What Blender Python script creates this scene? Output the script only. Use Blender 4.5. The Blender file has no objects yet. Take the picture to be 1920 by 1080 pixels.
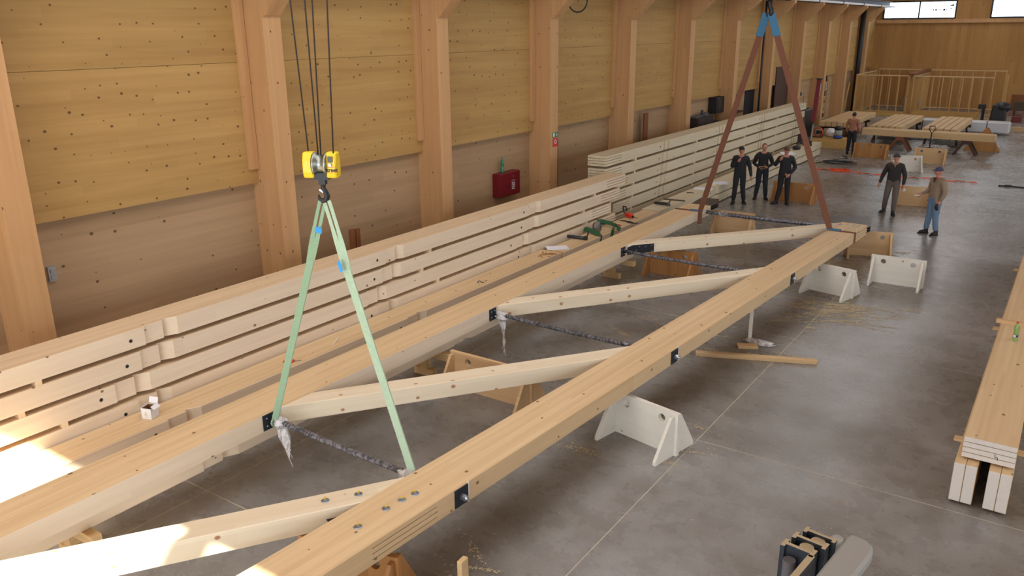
import bpy, bmesh, math, random
from mathutils import Vector, Matrix, noise

random.seed(7)
S = bpy.context.scene
C = S.collection
PI = math.pi

# ------------------------------------------------------------------ camera
F_PX = 1529.1
YAW, PITCH, ROLL = -0.603648, 0.307549, -0.008801
cam_d = bpy.data.cameras.new('camera')
cam = bpy.data.objects.new('camera', cam_d)
C.objects.link(cam)
fw = Vector((math.sin(YAW) * math.cos(PITCH), math.cos(YAW) * math.cos(PITCH), -math.sin(PITCH)))
r0 = Vector((math.cos(YAW), -math.sin(YAW), 0))
u0 = r0.cross(fw)
rt = r0 * math.cos(ROLL) + u0 * math.sin(ROLL)
up = u0 * math.cos(ROLL) - r0 * math.sin(ROLL)
cam.matrix_world = Matrix(((rt.x, up.x, -fw.x, 0), (rt.y, up.y, -fw.y, 0), (rt.z, up.z, -fw.z, 5.3), (0, 0, 0, 1)))
cam_d.sensor_width = 36
cam_d.lens = 36 * F_PX / 1920
cam_d.clip_end = 300
S.camera = cam

# ------------------------------------------------------------------ world, sun, daylight
w = bpy.data.worlds.new('sky')
S.world = w
w.use_nodes = True
w.node_tree.nodes['Background'].inputs[0].default_value = (0.80, 0.90, 1.0, 1)
w.node_tree.nodes['Background'].inputs[1].default_value = 5.5


def light(name, kind, loc, energy, color, direction, size=None):
    d = bpy.data.lights.new(name, kind)
    d.energy = energy
    d.color = color
    if kind == 'AREA':
        d.shape = 'RECTANGLE'
        d.size, d.size_y = size
    o = bpy.data.objects.new(name, d)
    C.objects.link(o)
    o.location = loc
    o.rotation_euler = Vector(direction).to_track_quat('-Z', 'Y').to_euler()
    o['kind'] = 'helper'
    return o


SUN = Vector((0.22, -0.72, 0.70)).normalized()
sun = light('sun', 'SUN', (0, -20, 30), 42.0, (1.0, 0.95, 0.87), -SUN)
sun.data.angle = math.radians(0.6)
DAY = (0.86, 0.93, 1.0)
light('gate_daylight', 'AREA', (-4.5, -12.2, 4.0), 700, DAY, (-0.06, 1, -0.12), (12, 6.5))
light('right_fill_daylight', 'AREA', (8.7, 9, 3.6), 820, DAY, (-1, 0, -0.05), (40, 3.2))  # unseen fill lamp, set below the window strip to brighten right-facing sides
light('right_fill_daylight', 'AREA', (8.7, 46, 3.6), 520, DAY, (-1, 0, -0.05), (30, 3.2))  # second unseen fill lamp, for the far half
ROOF = (0.96, 0.97, 1.0)
light('roof_light', 'AREA', (-6.3, 6, 8.8), 800, ROOF, (0, 0, -1), (4, 22))
light('roof_light', 'AREA', (-6.3, 32, 8.8), 420, ROOF, (0, 0, -1), (4, 22))
light('roof_light', 'AREA', (-6.3, 53, 8.8), 420, ROOF, (0, 0, -1), (4, 14))

S.view_settings.view_transform = 'Standard'
S.view_settings.look = 'None'
S.view_settings.exposure = -0.2
S.view_settings.gamma = 1.0
S.view_settings.use_curve_mapping = False
S.cycles.use_denoising = True
S.cycles.max_bounces = 8
S.cycles.diffuse_bounces = 5
S.cycles.sample_clamp_indirect = 6


# ------------------------------------------------------------------ materials
def srgb(r, g, b):
    f = lambda c: (c / 255 / 12.92) if c / 255 <= 0.04045 else ((c / 255 + 0.055) / 1.055) ** 2.4
    return (f(r), f(g), f(b), 1)


MATS = {}


def mat(name, col, rough=0.6, metal=0.0, spec=0.5, bump=0.0, var=0.12, scale=8.0, trans=0.0, coat=0.0):
    """plain procedural material: base colour with a soft noise variation"""
    if name in MATS:
        return MATS[name]
    m = bpy.data.materials.new(name)
    m.use_nodes = True
    n, l = m.node_tree.nodes, m.node_tree.links
    p = n['Principled BSDF']
    p.inputs['Roughness'].default_value = rough
    p.inputs['Metallic'].default_value = metal
    p.inputs['Specular IOR Level'].default_value = spec
    p.inputs['Transmission Weight'].default_value = trans
    p.inputs['Coat Weight'].default_value = coat
    tc = n.new('ShaderNodeTexCoord')
    nz = n.new('ShaderNodeTexNoise')
    nz.inputs['Scale'].default_value = scale
    nz.inputs['Detail'].default_value = 4
    l.new(tc.outputs['Object'], nz.inputs['Vector'])
    mx = n.new('ShaderNodeMix')
    mx.data_type = 'RGBA'
    mx.inputs[6].default_value = tuple(c * (1 - var) for c in col[:3]) + (1,)
    mx.inputs[7].default_value = tuple(min(1, c * (1 + var)) for c in col[:3]) + (1,)
    l.new(nz.outputs['Fac'], mx.inputs[0])
    l.new(mx.outputs[2], p.inputs['Base Color'])
    if bump:
        b = n.new('ShaderNodeBump')
        b.inputs['Strength'].default_value = bump
        b.inputs['Distance'].default_value = 0.01
        l.new(nz.outputs['Fac'], b.inputs['Height'])
        l.new(b.outputs['Normal'], p.inputs['Normal'])
    MATS[name] = m
    return m


def wood(name, light_c, dark_c, along='Y', band=0.11, band_axis=None, band_amt=0.35, knots=0.5, knot_scale=2.2,
         knot_r=0.055, knot_c=None, rough=0.62, grain=16.0, blotch=0.35):
    if name in MATS:
        return MATS[name]
    m = bpy.data.materials.new(name)
    m.use_nodes = True
    n, l = m.node_tree.nodes, m.node_tree.links
    p = n['Principled BSDF']
    p.inputs['Roughness'].default_value = rough
    p.inputs['Specular IOR Level'].default_value = 0.3

    def math_(op, a, b=None):
        q = n.new('ShaderNodeMath')
        q.operation = op
        for i, v in enumerate((a, b)):
            if v is None:
                continue
            if isinstance(v, (int, float)):
                q.inputs[i].default_value = v
            else:
                l.new(v, q.inputs[i])
        return q.outputs[0]

    def comb(x, y, z):
        q = n.new('ShaderNodeCombineXYZ')
        for i, v in enumerate((x, y, z)):
            if isinstance(v, (int, float)):
                q.inputs[i].default_value = v
            else:
                l.new(v, q.inputs[i])
        return q.outputs[0]

    tc = n.new('ShaderNodeTexCoord')
    oi = n.new('ShaderNodeObjectInfo')
    sp = n.new('ShaderNodeSeparateXYZ')
    l.new(tc.outputs['Object'], sp.inputs[0])
    sn = n.new('ShaderNodeSeparateXYZ')
    l.new(tc.outputs['Normal'], sn.inputs[0])
    off = math_('MULTIPLY', oi.outputs['Random'], 37.0)
    ax = {'X': 0, 'Y': 1, 'Z': 2}
    comps = [sp.outputs[0], sp.outputs[1], sp.outputs[2]]
    ia = ax[along]
    oth = [i for i in range(3) if i != ia]
    along_v = math_('ADD', comps[ia], off)
    # across coordinate of the face that is seen: the other axis whose normal part is small
    is_b = math_('GREATER_THAN', math_('ABSOLUTE', sn.outputs[oth[0]]), 0.6)   # face looks along oth[0]
    mixv = n.new('ShaderNodeMix')
    mixv.data_type = 'FLOAT'
    l.new(is_b, mixv.inputs[0])
    l.new(comps[oth[0]], mixv.inputs[2])
    l.new(comps[oth[1]], mixv.inputs[3])
    across = mixv.outputs[0]
    # fine grain
    g = n.new('ShaderNodeTexNoise')
    g.inputs['Scale'].default_value = 1.0
    g.inputs['Detail'].default_value = 5
    g.inputs['Roughness'].default_value = 0.6
    sc = [grain] * 3
    v = [None] * 3
    v[ia] = math_('MULTIPLY', along_v, grain * 0.035)
    for i in oth:
        v[i] = math_('MULTIPLY', math_('ADD', comps[i], off), grain)
    l.new(comb(*v), g.inputs['Vector'])
    # bands (lamella / board edges)
    bsrc = across if band_axis is None else comps[ax[band_axis]]
    bi = math_('FLOOR', math_('DIVIDE', math_('ADD', bsrc, off), band))
    seg = math_('FLOOR', math_('DIVIDE', math_('ADD', along_v, math_('MULTIPLY', bi, 1.37)), 3.1))
    wn = n.new('ShaderNodeTexWhiteNoise')
    wn.noise_dimensions = '2D'
    l.new(comb(bi, seg, 0), wn.inputs['Vector'])
    bl = n.new('ShaderNodeTexNoise')
    bl.inputs['Scale'].default_value = 0.8
    bl.inputs['Detail'].default_value = 2
    vv = [None] * 3
    vv[ia] = math_('MULTIPLY', along_v, 0.35)
    for i in oth:
        vv[i] = math_('MULTIPLY', math_('ADD', comps[i], off), 1.6)
    l.new(comb(*vv), bl.inputs['Vector'])
    fac = math_('ADD', math_('MULTIPLY', g.outputs['Fac'], 0.75), math_('MULTIPLY', wn.outputs['Value'], band_amt))
    fac = math_('ADD', fac, math_('MULTIPLY', bl.outputs['Fac'], blotch))
    fac = math_('SUBTRACT', fac, 0.2 + 0.5 * band_amt * 0.6 + 0.5 * blotch * 0.6)
    mx = n.new('ShaderNodeMix')
    mx.data_type = 'RGBA'
    mx.clamp_factor = True
    mx.inputs[6].default_value = light_c
    mx.inputs[7].default_value = dark_c
    l.new(fac, mx.inputs[0])
    col = mx.outputs[2]
    if knots > 0:
        vo = n.new('ShaderNodeTexVoronoi')
        vo.voronoi_dimensions = '2D'
        vo.inputs['Scale'].default_value = 1.0
        l.new(comb(math_('MULTIPLY', along_v, knot_scale), math_('MULTIPLY', math_('ADD', across, off), knot_scale * 1.25), 0),
              vo.inputs['Vector'])
        sc_ = n.new('ShaderNodeSeparateColor')
        l.new(vo.outputs['Color'], sc_.inputs[0])
        keep = math_('LESS_THAN', sc_.outputs[0], knots)
        rad = math_('MULTIPLY', math_('ADD', sc_.outputs[1], 0.35), knot_r)
        k = math_('SUBTRACT', 1.0, math_('DIVIDE', vo.outputs['Distance'], rad))
        k = math_('MULTIPLY', math_('MULTIPLY', k, 2.2), keep)
        mk = n.new('ShaderNodeMix')
        mk.data_type = 'RGBA'
        mk.clamp_factor = True
        mk.inputs[7].default_value = knot_c or srgb(96, 62, 34)
        l.new(math_('MINIMUM', math_('MAXIMUM', k, 0.0), 0.85), mk.inputs[0])
        l.new(col, mk.inputs[6])
        col = mk.outputs[2]
    l.new(col, p.inputs['Base Color'])
    b = n.new('ShaderNodeBump')
    b.inputs['Strength'].default_value = 0.12
    b.inputs['Distance'].default_value = 0.004
    l.new(g.outputs['Fac'], b.inputs['Height'])
    l.new(b.outputs['Normal'], p.inputs['Normal'])
    MATS[name] = m
    return m


W_BEAM = wood('spruce_glulam', srgb(220, 194, 154), srgb(186, 150, 106), 'Y', band=0.045, band_axis='X', band_amt=0.3, knots=0.45)
W_PALE = wood('pale_spruce', srgb(230, 218, 194), srgb(204, 182, 146), 'Y', band=0.11, band_amt=0.3, knots=0.55, knot_r=0.07,
              knot_c=srgb(150, 92, 44))
W_STACK = wood('stacked_glulam', srgb(226, 204, 170), srgb(192, 160, 122), 'Y', band=0.05, band_axis='X', band_amt=0.28, knots=0.4)
W_FACE_LIT = wood('daylit_lamella_face', srgb(226, 210, 186), srgb(194, 170, 142), 'Y', band=0.25, band_amt=0.2, knots=0.45, knot_r=0.05)  # cool daylight on right-facing sides, put into a paler wood colour
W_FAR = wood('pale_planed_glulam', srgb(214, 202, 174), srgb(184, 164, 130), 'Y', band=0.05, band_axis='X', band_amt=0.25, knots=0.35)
W_WALL = wood('wall_panel_wood', srgb(190, 153, 93), srgb(143, 104, 54), 'Y', band=0.16, band_amt=0.2, knots=0.6, knot_scale=3.3,
              knot_r=0.08, knot_c=srgb(70, 42, 20), grain=10, blotch=0.5)
W_LOW = wood('lower_wall_wood', srgb(182, 150, 114), srgb(140, 112, 80), 'Y', band=0.2, band_amt=0.3, knots=0.4, knot_scale=2.2,
             knot_r=0.07, knot_c=srgb(84, 54, 32), grain=10, blotch=0.5)
W_COL = wood('column_wood', srgb(204, 160, 112), srgb(168, 122, 78), 'Z', band=0.16, band_amt=0.22, knots=0.45, knot_r=0.05,
             knot_c=srgb(92, 56, 30), grain=12)
W_BACK = wood('end_wall_wood', srgb(184, 138, 80), srgb(140, 98, 52), 'Z', band=0.3, band_amt=0.3, knots=0.4, knot_scale=2.0, grain=9)
W_CEIL = wood('ceiling_wood', srgb(196, 150, 92), srgb(150, 106, 60), 'Y', band=0.3, knots=0.2)
W_WHITE = wood('whitewashed_wood', srgb(226, 222, 212), srgb(200, 194, 180), 'X', band=0.2, band_amt=0.2, knots=0.25,
               knot_c=srgb(150, 110, 72))
W_TAN = wood('tan_trestle_wood', srgb(216, 184, 140), srgb(180, 140, 96), 'X', band=0.14, band_amt=0.35, knots=0.3)
W_ORANGE = wood('orange_trestle_wood', srgb(182, 132, 78), srgb(140, 94, 50), 'Z', band=0.12, band_amt=0.5, knots=0.25)
W_STUD = wood('stud_wood', srgb(204, 164, 104), srgb(166, 122, 70), 'Z', band=0.1, knots=0.2)
W_PLANK = wood('plank_wood', srgb(214, 184, 138), srgb(182, 146, 100), 'X', band=0.08, knots=0.5)
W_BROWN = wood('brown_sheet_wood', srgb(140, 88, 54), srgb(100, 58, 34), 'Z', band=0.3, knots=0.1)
W_ENDGRAIN = mat('sealed_white_end_grain', srgb(214, 208, 200), 0.7, var=0.06, scale=14)
M_STEEL = mat('black_steel', srgb(38, 42, 50), 0.42, 0.4, var=0.25, scale=10)
M_RUST = mat('dark_plate_steel', srgb(74, 66, 62), 0.4, 0.35, var=0.25, scale=3)
M_ZINC = mat('zinc', srgb(176, 186, 196), 0.28, 0.9, var=0.1)
M_YTIP = mat('yellow_tip', srgb(216, 182, 36), 0.5)
M_GREEN = mat('green_sling', srgb(140, 170, 140), 0.75, var=0.18, scale=30)
M_GREENP = mat('pale_green_sling', srgb(164, 188, 162), 0.75, var=0.18, scale=30)
M_BROWNSL = mat('brown_sling', srgb(112, 68, 47), 0.8, var=0.16, scale=30)
M_BLUE = mat('blue_sleeve', srgb(54, 106, 138), 0.7)
M_TAG = mat('bright_blue_tag', srgb(36, 148, 222), 0.5)
M_YEL = mat('yellow_paint', srgb(238, 200, 22), 0.38, var=0.06)
M_BLK = mat('black_plastic', srgb(26, 26, 28), 0.5, var=0.2)
M_CABLE = mat('wire_rope', srgb(70, 62, 62), 0.45, 0.5)
M_CHROME = mat('polished_sheave', srgb(150, 156, 148), 0.38, 1.0, var=0.05)
M_RED = mat('cabinet_red', srgb(116, 18, 30), 0.4, var=0.08)
M_REDB = mat('bright_red', srgb(214, 52, 34), 0.45)
M_ORANGE = mat('orange_web', srgb(228, 84, 40), 0.7)
M_WHITE = mat('white_card', srgb(228, 228, 230), 0.75, var=0.04)
M_PAPER = mat('paper', srgb(230, 230, 238), 0.85, var=0.03)
M_GREY = mat('grey_paint', srgb(152, 152, 148), 0.6, var=0.08, bump=0.15, scale=60)
M_SAND = mat('dusty_mast_edge', srgb(176, 160, 130), 0.75, var=0.1, scale=40, bump=0.2)
M_MAST = mat('dark_mast_steel', srgb(58, 64, 72), 0.4, 0.5, var=0.3, scale=12)
M_GLASSG = mat('green_plastic_bottle', srgb(168, 206, 130), 0.12, trans=0.55, var=0.05)
M_DKBROWN = mat('dark_brown_wood', srgb(74, 48, 36), 0.7, var=0.25)
M_DARK = mat('dark_opening', srgb(24, 24, 27), 0.8, var=0.2)
M_JOINT = mat('pale_joint_sealant', srgb(196, 188, 168), 0.8)
M_DUST = mat('sawdust_flakes', srgb(198, 182, 148), 0.9, var=0.15)
M_SIGNG = mat('sign_green', srgb(20, 120, 74), 0.5)
M_SIGNR = mat('sign_red', srgb(200, 44, 34), 0.5)
M_INK = mat('ink', srgb(30, 28, 30), 0.7)
M_GREY2 = mat('dark_grey', srgb(88, 88, 92), 0.6)
M_STRAPD = mat('dark_green_strap', srgb(44, 92, 60), 0.8, var=0.2, scale=20)


def film_mat():
    m = bpy.data.materials.new('stretch_film')
    m.use_nodes = True
    n, l = m.node_tree.nodes, m.node_tree.links
    p = n['Principled BSDF']
    p.inputs['Base Color'].default_value = srgb(226, 222, 222)
    p.inputs['Roughness'].default_value = 0.22
    tc = n.new('ShaderNodeTexCoord')
    nz = n.new('ShaderNodeTexNoise')
    nz.inputs['Scale'].default_value = 8
    nz.inputs['Detail'].default_value = 3
    nz.inputs['Distortion'].default_value = 1.5
    l.new(tc.outputs['Object'], nz.inputs['Vector'])
    rp = n.new('ShaderNodeValToRGB')
    rp.color_ramp.elements[0].position = 0.35
    rp.color_ramp.elements[0].color = (0.22, 0.22, 0.22, 1)
    rp.color_ramp.elements[1].position = 0.62
    rp.color_ramp.elements[1].color = (0.85, 0.85, 0.85, 1)
    l.new(nz.outputs['Fac'], rp.inputs[0])
    l.new(rp.outputs[0], p.inputs['Alpha'])
    b = n.new('ShaderNodeBump')
    b.inputs['Strength'].default_value = 0.6
    b.inputs['Distance'].default_value = 0.02
    l.new(nz.outputs['Fac'], b.inputs['Height'])
    l.new(b.outputs['Normal'], p.inputs['Normal'])
    return m


M_FILM = film_mat()


def rod_mat():
    m = bpy.data.materials.new('film_wrapped_steel')
    m.use_nodes = True
    n, l = m.node_tree.nodes, m.node_tree.links
    p = n['Principled BSDF']
    p.inputs['Roughness'].default_value = 0.25
    p.inputs['Metallic'].default_value = 0.3
    tc = n.new('ShaderNodeTexCoord')
    wv = n.new('ShaderNodeTexWave')
    wv.inputs['Scale'].default_value = 3.5
    wv.inputs['Distortion'].default_value = 14
    wv.inputs['Detail'].default_value = 4
    wv.inputs['Detail Scale'].default_value = 2.5
    l.new(tc.outputs['Object'], wv.inputs['Vector'])
    rp = n.new('ShaderNodeValToRGB')
    rp.color_ramp.elements[0].color = srgb(74, 76, 84)
    rp.color_ramp.elements[0].position = 0.25
    rp.color_ramp.elements[1].color = srgb(134, 134, 142)
    rp.color_ramp.elements[1].position = 0.95
    l.new(wv.outputs['Fac'], rp.inputs[0])
    l.new(rp.outputs[0], p.inputs['Base Color'])
    return m


M_ROD = rod_mat()


def concrete_mat():
    m = bpy.data.materials.new('polished_concrete')
    m.use_nodes = True
    n, l = m.node_tree.nodes, m.node_tree.links
    p = n['Principled BSDF']
    tc = n.new('ShaderNodeTexCoord')
    ge = n.new('ShaderNodeNewGeometry')
    a = n.new('ShaderNodeTexNoise')
    a.inputs['Scale'].default_value = 0.42
    a.inputs['Detail'].default_value = 6
    a.inputs['Roughness'].default_value = 0.6
    b = n.new('ShaderNodeTexNoise')
    b.inputs['Scale'].default_value = 2.6
    b.inputs['Detail'].default_value = 8
    b.inputs['Roughness'].default_value = 0.65
    c = n.new('ShaderNodeTexNoise')
    c.inputs['Scale'].default_value = 26
    c.inputs['Detail'].default_value = 4
    for q in (a, b, c):
        l.new(ge.outputs['Position'], q.inputs['Vector'])
    r1 = n.new('ShaderNodeValToRGB')
    e = r1.color_ramp.elements
    e[0].position, e[0].color = 0.36, srgb(112, 106, 97)
    e[1].position, e[1].color = 0.64, srgb(150, 149, 149)
    l.new(a.outputs['Fac'], r1.inputs[0])
    r2 = n.new('ShaderNodeValToRGB')
    e = r2.color_ramp.elements
    e[0].position, e[0].color = 0.3, (0.66, 0.63, 0.58, 1)
    e[1].position, e[1].color = 0.66, (1.0, 1.0, 1.0, 1)
    l.new(b.outputs['Fac'], r2.inputs[0])
    mx = n.new('ShaderNodeMix')
    mx.data_type = 'RGBA'
    mx.blend_type = 'MULTIPLY'
    mx.inputs[0].default_value = 0.6
    l.new(r1.outputs[0], mx.inputs[6])
    l.new(r2.outputs[0], mx.inputs[7])
    r3 = n.new('ShaderNodeValToRGB')
    e = r3.color_ramp.elements
    e[0].position, e[0].color = 0.3, (0.9, 0.9, 0.9, 1)
    e[1].position, e[1].color = 0.75, (1.08, 1.08, 1.06, 1)
    l.new(c.outputs['Fac'], r3.inputs[0])
    m2 = n.new('ShaderNodeMix')
    m2.data_type = 'RGBA'
    m2.blend_type = 'MULTIPLY'
    m2.inputs[0].default_value = 1.0
    l.new(mx.outputs[2], m2.inputs[6])
    l.new(r3.outputs[0], m2.inputs[7])
    l.new(m2.outputs[2], p.inputs['Base Color'])
    mr = n.new('ShaderNodeMapRange')
    mr.inputs[3].default_value = 0.14
    mr.inputs[4].default_value = 0.42
    l.new(b.outputs['Fac'], mr.inputs[0])
    l.new(mr.outputs[0], p.inputs['Roughness'])
    bp = n.new('ShaderNodeBump')
    bp.inputs['Strength'].default_value = 0.05
    bp.inputs['Distance'].default_value = 0.02
    l.new(b.outputs['Fac'], bp.inputs['Height'])
    l.new(bp.outputs['Normal'], p.inputs['Normal'])
    return m


M_CONC = concrete_mat()


def pane_mat():
    m = bpy.data.materials.new('window_glass')
    m.use_nodes = True
    n, l = m.node_tree.nodes, m.node_tree.links
    n.remove(n['Principled BSDF'])
    t = n.new('ShaderNodeBsdfTransparent')
    t.inputs[0].default_value = (0.93, 0.97, 0.98, 1)
    g = n.new('ShaderNodeBsdfGlossy')
    g.inputs['Roughness'].default_value = 0.03
    mx = n.new('ShaderNodeMixShader')
    mx.inputs[0].default_value = 0.08
    l.new(t.outputs[0], mx.inputs[1])
    l.new(g.outputs[0], mx.inputs[2])
    l.new(mx.outputs[0], n['Material Output'].inputs[0])
    return m


M_PANE = pane_mat()


# ------------------------------------------------------------------ mesh helpers
class MB:
    def __init__(s):
        s.v, s.f, s.m, s.sm = [], [], [], []

    def _add(s, vs, fs, mi=0, smooth=False):
        o = len(s.v)
        s.v += [tuple(q) for q in vs]
        for f in fs:
            s.f.append(tuple(i + o for i in f))
            s.m.append(mi)
            s.sm.append(smooth)
        return s

    def box(s, c, d, r=(0, 0, 0), mi=0, top=1.0, topy=None):
        M = Matrix.Translation(c) @ (Matrix.Rotation(r[2], 4, 'Z') @ Matrix.Rotation(r[1], 4, 'Y') @ Matrix.Rotation(r[0], 4, 'X'))
        x, y, z = d[0] / 2, d[1] / 2, d[2] / 2
        ty = top if topy is None else topy
        p = [(-x, -y, -z), (x, -y, -z), (x, y, -z), (-x, y, -z), (-x * top, -y * ty, z), (x * top, -y * ty, z), (x * top, y * ty, z),
             (-x * top, y * ty, z)]
        return s._add([M @ Vector(q) for q in p], [(0, 3, 2, 1), (4, 5, 6, 7), (0, 1, 5, 4), (1, 2, 6, 5), (2, 3, 7, 6), (3, 0, 4, 7)], mi)

    def b2(s, a, b, mi=0):
        return s.box([(a[i] + b[i]) / 2 for i in range(3)], [abs(b[i] - a[i]) for i in range(3)], mi=mi)

    def prism(s, poly, h0, h1, axis='Z', mi=0):
        def P(a, b, h):
            return {'Z': (a, b, h), 'Y': (a, h, b), 'X': (h, a, b)}[axis]
        n = len(poly)
        vs = [P(a, b, h0) for a, b in poly] + [P(a, b, h1) for a, b in poly]
        fs = [tuple(range(n))[::-1], tuple(range(n, 2 * n))] + [(i, (i + 1) % n, n + (i + 1) % n, n + i) for i in range(n)]
        return s._add(vs, fs, mi)

    def tube(s, pts, r, n=8, mi=0, cap=True, closed=False):
        pts = [Vector(p) for p in pts]
        k = len(pts)
        rs = r if isinstance(r, (list, tuple)) else [r] * k
        vs, fs = [], []
        prev = None
        for i, p in enumerate(pts):
            t = (pts[(i + 1) % k] - pts[i - 1]) if closed else (pts[min(i + 1, k - 1)] - pts[max(i - 1, 0)])
            t.normalize()
            if prev is None:
                a = t.orthogonal().normalized()
            else:
                a = (prev - t * prev.dot(t))
                a = a.normalized() if a.length > 1e-6 else t.orthogonal().normalized()
            prev = a
            b = t.cross(a)
            for j in range(n):
                q = 2 * PI * j / n
                vs.append(p + (a * math.cos(q) + b * math.sin(q)) * rs[i])
        for i in range(k if closed else k - 1):
            i2 = (i + 1) % k
            for j in range(n):
                fs.append((i * n + j, i * n + (j + 1) % n, i2 * n + (j + 1) % n, i2 * n + j))
        s._add(vs, fs, mi, True)
        if cap and not closed:
            s._add(vs[:n], [tuple(range(n))[::-1]], mi)
            s._add(vs[-n:], [tuple(range(n))], mi)
        return s

    def ribbon(s, pts, wdir, wd, th=0.006, mi=0):
        """flat webbing along pts; wdir = direction of its width (vector or list)"""
        pts = [Vector(p) for p in pts]
        k = len(pts)
        vs, fs = [], []
        for i, p in enumerate(pts):
            t = (pts[min(i + 1, k - 1)] - pts[max(i - 1, 0)]).normalized()
            wv = Vector(wdir[i] if isinstance(wdir, list) else wdir)
            wv = (wv - t * wv.dot(t)).normalized()
            nn = t.cross(wv)
            ww = wd[i] if isinstance(wd, (list, tuple)) else wd
            for a, b in ((-1, -1), (1, -1), (1, 1), (-1, 1)):
                vs.append(p + wv * (a * ww / 2) + nn * (b * th / 2))
        for i in range(k - 1):
            for j in range(4):
                fs.append((i * 4 + j, i * 4 + (j + 1) % 4, i * 4 + 4 + (j + 1) % 4, i * 4 + 4 + j))
        fs += [(3, 2, 1, 0), tuple((k - 1) * 4 + j for j in range(4))]
        return s._add(vs, fs, mi)

    def lathe(s, prof, n=16, c=(0, 0, 0), M=None, mi=0, smooth=True):
        """prof: list of (radius, z)"""
        vs, fs = [], []
        k = len(prof)
        for r, z in prof:
            for j in range(n):
                q = 2 * PI * j / n
                v = Vector((r * math.cos(q), r * math.sin(q), z))
                if M is not None:
                    v = M @ v
                vs.append(v + Vector(c))
        for i in range(k - 1):
            for j in range(n):
                fs.append((i * n + j, i * n + (j + 1) % n, (i + 1) * n + (j + 1) % n, (i + 1) * n + j))
        s._add(vs, fs, mi, smooth)
        s._add(vs[:n], [tuple(range(n))[::-1]], mi)
        s._add(vs[-n:], [tuple(range(n))], mi)
        return s

    def ball(s, c, r, n=12, m=8, mi=0, fn=None):
        r = (r, r, r) if isinstance(r, (int, float)) else r
        vs, fs = [], []
        for i in range(m + 1):
            th = PI * i / m
            for j in range(n):
                ph = 2 * PI * j / n
                v = Vector((math.sin(th) * math.cos(ph), math.sin(th) * math.sin(ph), math.cos(th)))
                if fn:
                    v = v * fn(v)
                vs.append((c[0] + v.x * r[0], c[1] + v.y * r[1], c[2] + v.z * r[2]))
        for i in range(m):
            for j in range(n):
                fs.append((i * n + j, (i + 1) * n + j, (i + 1) * n + (j + 1) % n, i * n + (j + 1) % n))
        return s._add(vs, fs, mi, True)

    def mesh(s, name, mats):
        me = bpy.data.meshes.new(name)
        me.from_pydata(s.v, [], s.f)
        for m in (mats if isinstance(mats, (list, tuple)) else [mats]):
            me.materials.append(m)
        me.polygons.foreach_set('material_index', s.m)
        me.polygons.foreach_set('use_smooth', s.sm)
        bm = bmesh.new()
        bm.from_mesh(me)
        bmesh.ops.remove_doubles(bm, verts=bm.verts, dist=1e-5)
        bmesh.ops.recalc_face_normals(bm, faces=bm.faces)
        bm.to_mesh(me)
        bm.free()
        return me

    def build(s, name, mats, parent=None, loc=(0, 0, 0), rz=0.0, bevel=0.0):
        o = bpy.data.objects.new(name, s.mesh(name, mats))
        C.objects.link(o)
        o.location = loc
        o.rotation_euler = (0, 0, rz)
        if parent:
            o.parent = parent
        if bevel:
            bv = o.modifiers.new('bevel', 'BEVEL')
            bv.width = bevel
            bv.segments = 1
            bv.limit_method = 'ANGLE'
        return o


def tag(o, label, cat, group=None, kind=None):
    o['label'] = label
    if cat:
        o['category'] = cat
    if group:
        o['group'] = group
    if kind:
        o['kind'] = kind
    return o


def struct(o, label=None):
    o['kind'] = 'structure'
    if label:
        o['label'] = label
    return o


def empty(name, loc=(0, 0, 0), rz=0.0):
    o = bpy.data.objects.new(name, None)
    C.objects.link(o)
    o.location = loc
    o.rotation_euler = (0, 0, rz)
    return o


def inst(src, parent=None, loc=(0, 0, 0), rz=0.0):
    o = src.copy()
    C.objects.link(o)
    o.parent = parent
    o.location = loc
    o.rotation_euler = (0, 0, rz)
    return o


def copy_tree(src, loc, rz):
    o = src.copy()
    C.objects.link(o)
    o.location = loc
    o.rotation_euler = (0, 0, rz)
    for ch in src.children:
        c = ch.copy()
        C.objects.link(c)
        c.parent = o
        for g in ch.children:
            d = g.copy()
            C.objects.link(d)
            d.parent = c
    return o


ORD = ['topmost', 'second from the top', 'third from the top', 'fourth from the top', 'fifth from the top', 'lowest']
NTH = ['first', 'second', 'third', 'fourth', 'fifth', 'sixth', 'seventh', 'eighth']

# ================================================================== STRUCTURE
XL, XR, YN, YB, ZC = -12.8, 9.0, -12.5, 62.5, 9.0

# floor: pale joint bed with sawn concrete slabs as pieces
fb = MB()
fb.b2((XL - .2, YN - .2, -0.2), (XR + .2, YB + .2, -0.0015))
floor = struct(fb.build('floor', M_JOINT), 'grey polished concrete floor of the hall with sawn joints')
xs = [XL, -12.43, -7.99, -3.55, 0.89, 5.33, XR]
ys = [YN, -8.4, -3.92] + [0.56 + 4.48 * k for k in range(14)]
ys = [y for y in ys if y < YB - .5] + [YB]
slab_meshes = {}
for i in range(len(xs) - 1):
    for j in range(len(ys) - 1):
        dx, dy = round(xs[i + 1] - xs[i] - .013, 3), round(ys[j + 1] - ys[j] - .013, 3)
        if (dx, dy) not in slab_meshes:
            b = MB()
            b.box((0, 0, .003), (dx, dy, .008))
            slab_meshes[(dx, dy)] = b.mesh('slab', M_CONC)
        o = bpy.data.objects.new('slab', slab_meshes[(dx, dy)])
        C.objects.link(o)
        o.parent = floor
        o.location = ((xs[i] + xs[i + 1]) / 2, (ys[j] + ys[j + 1]) / 2, -.007)

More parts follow.
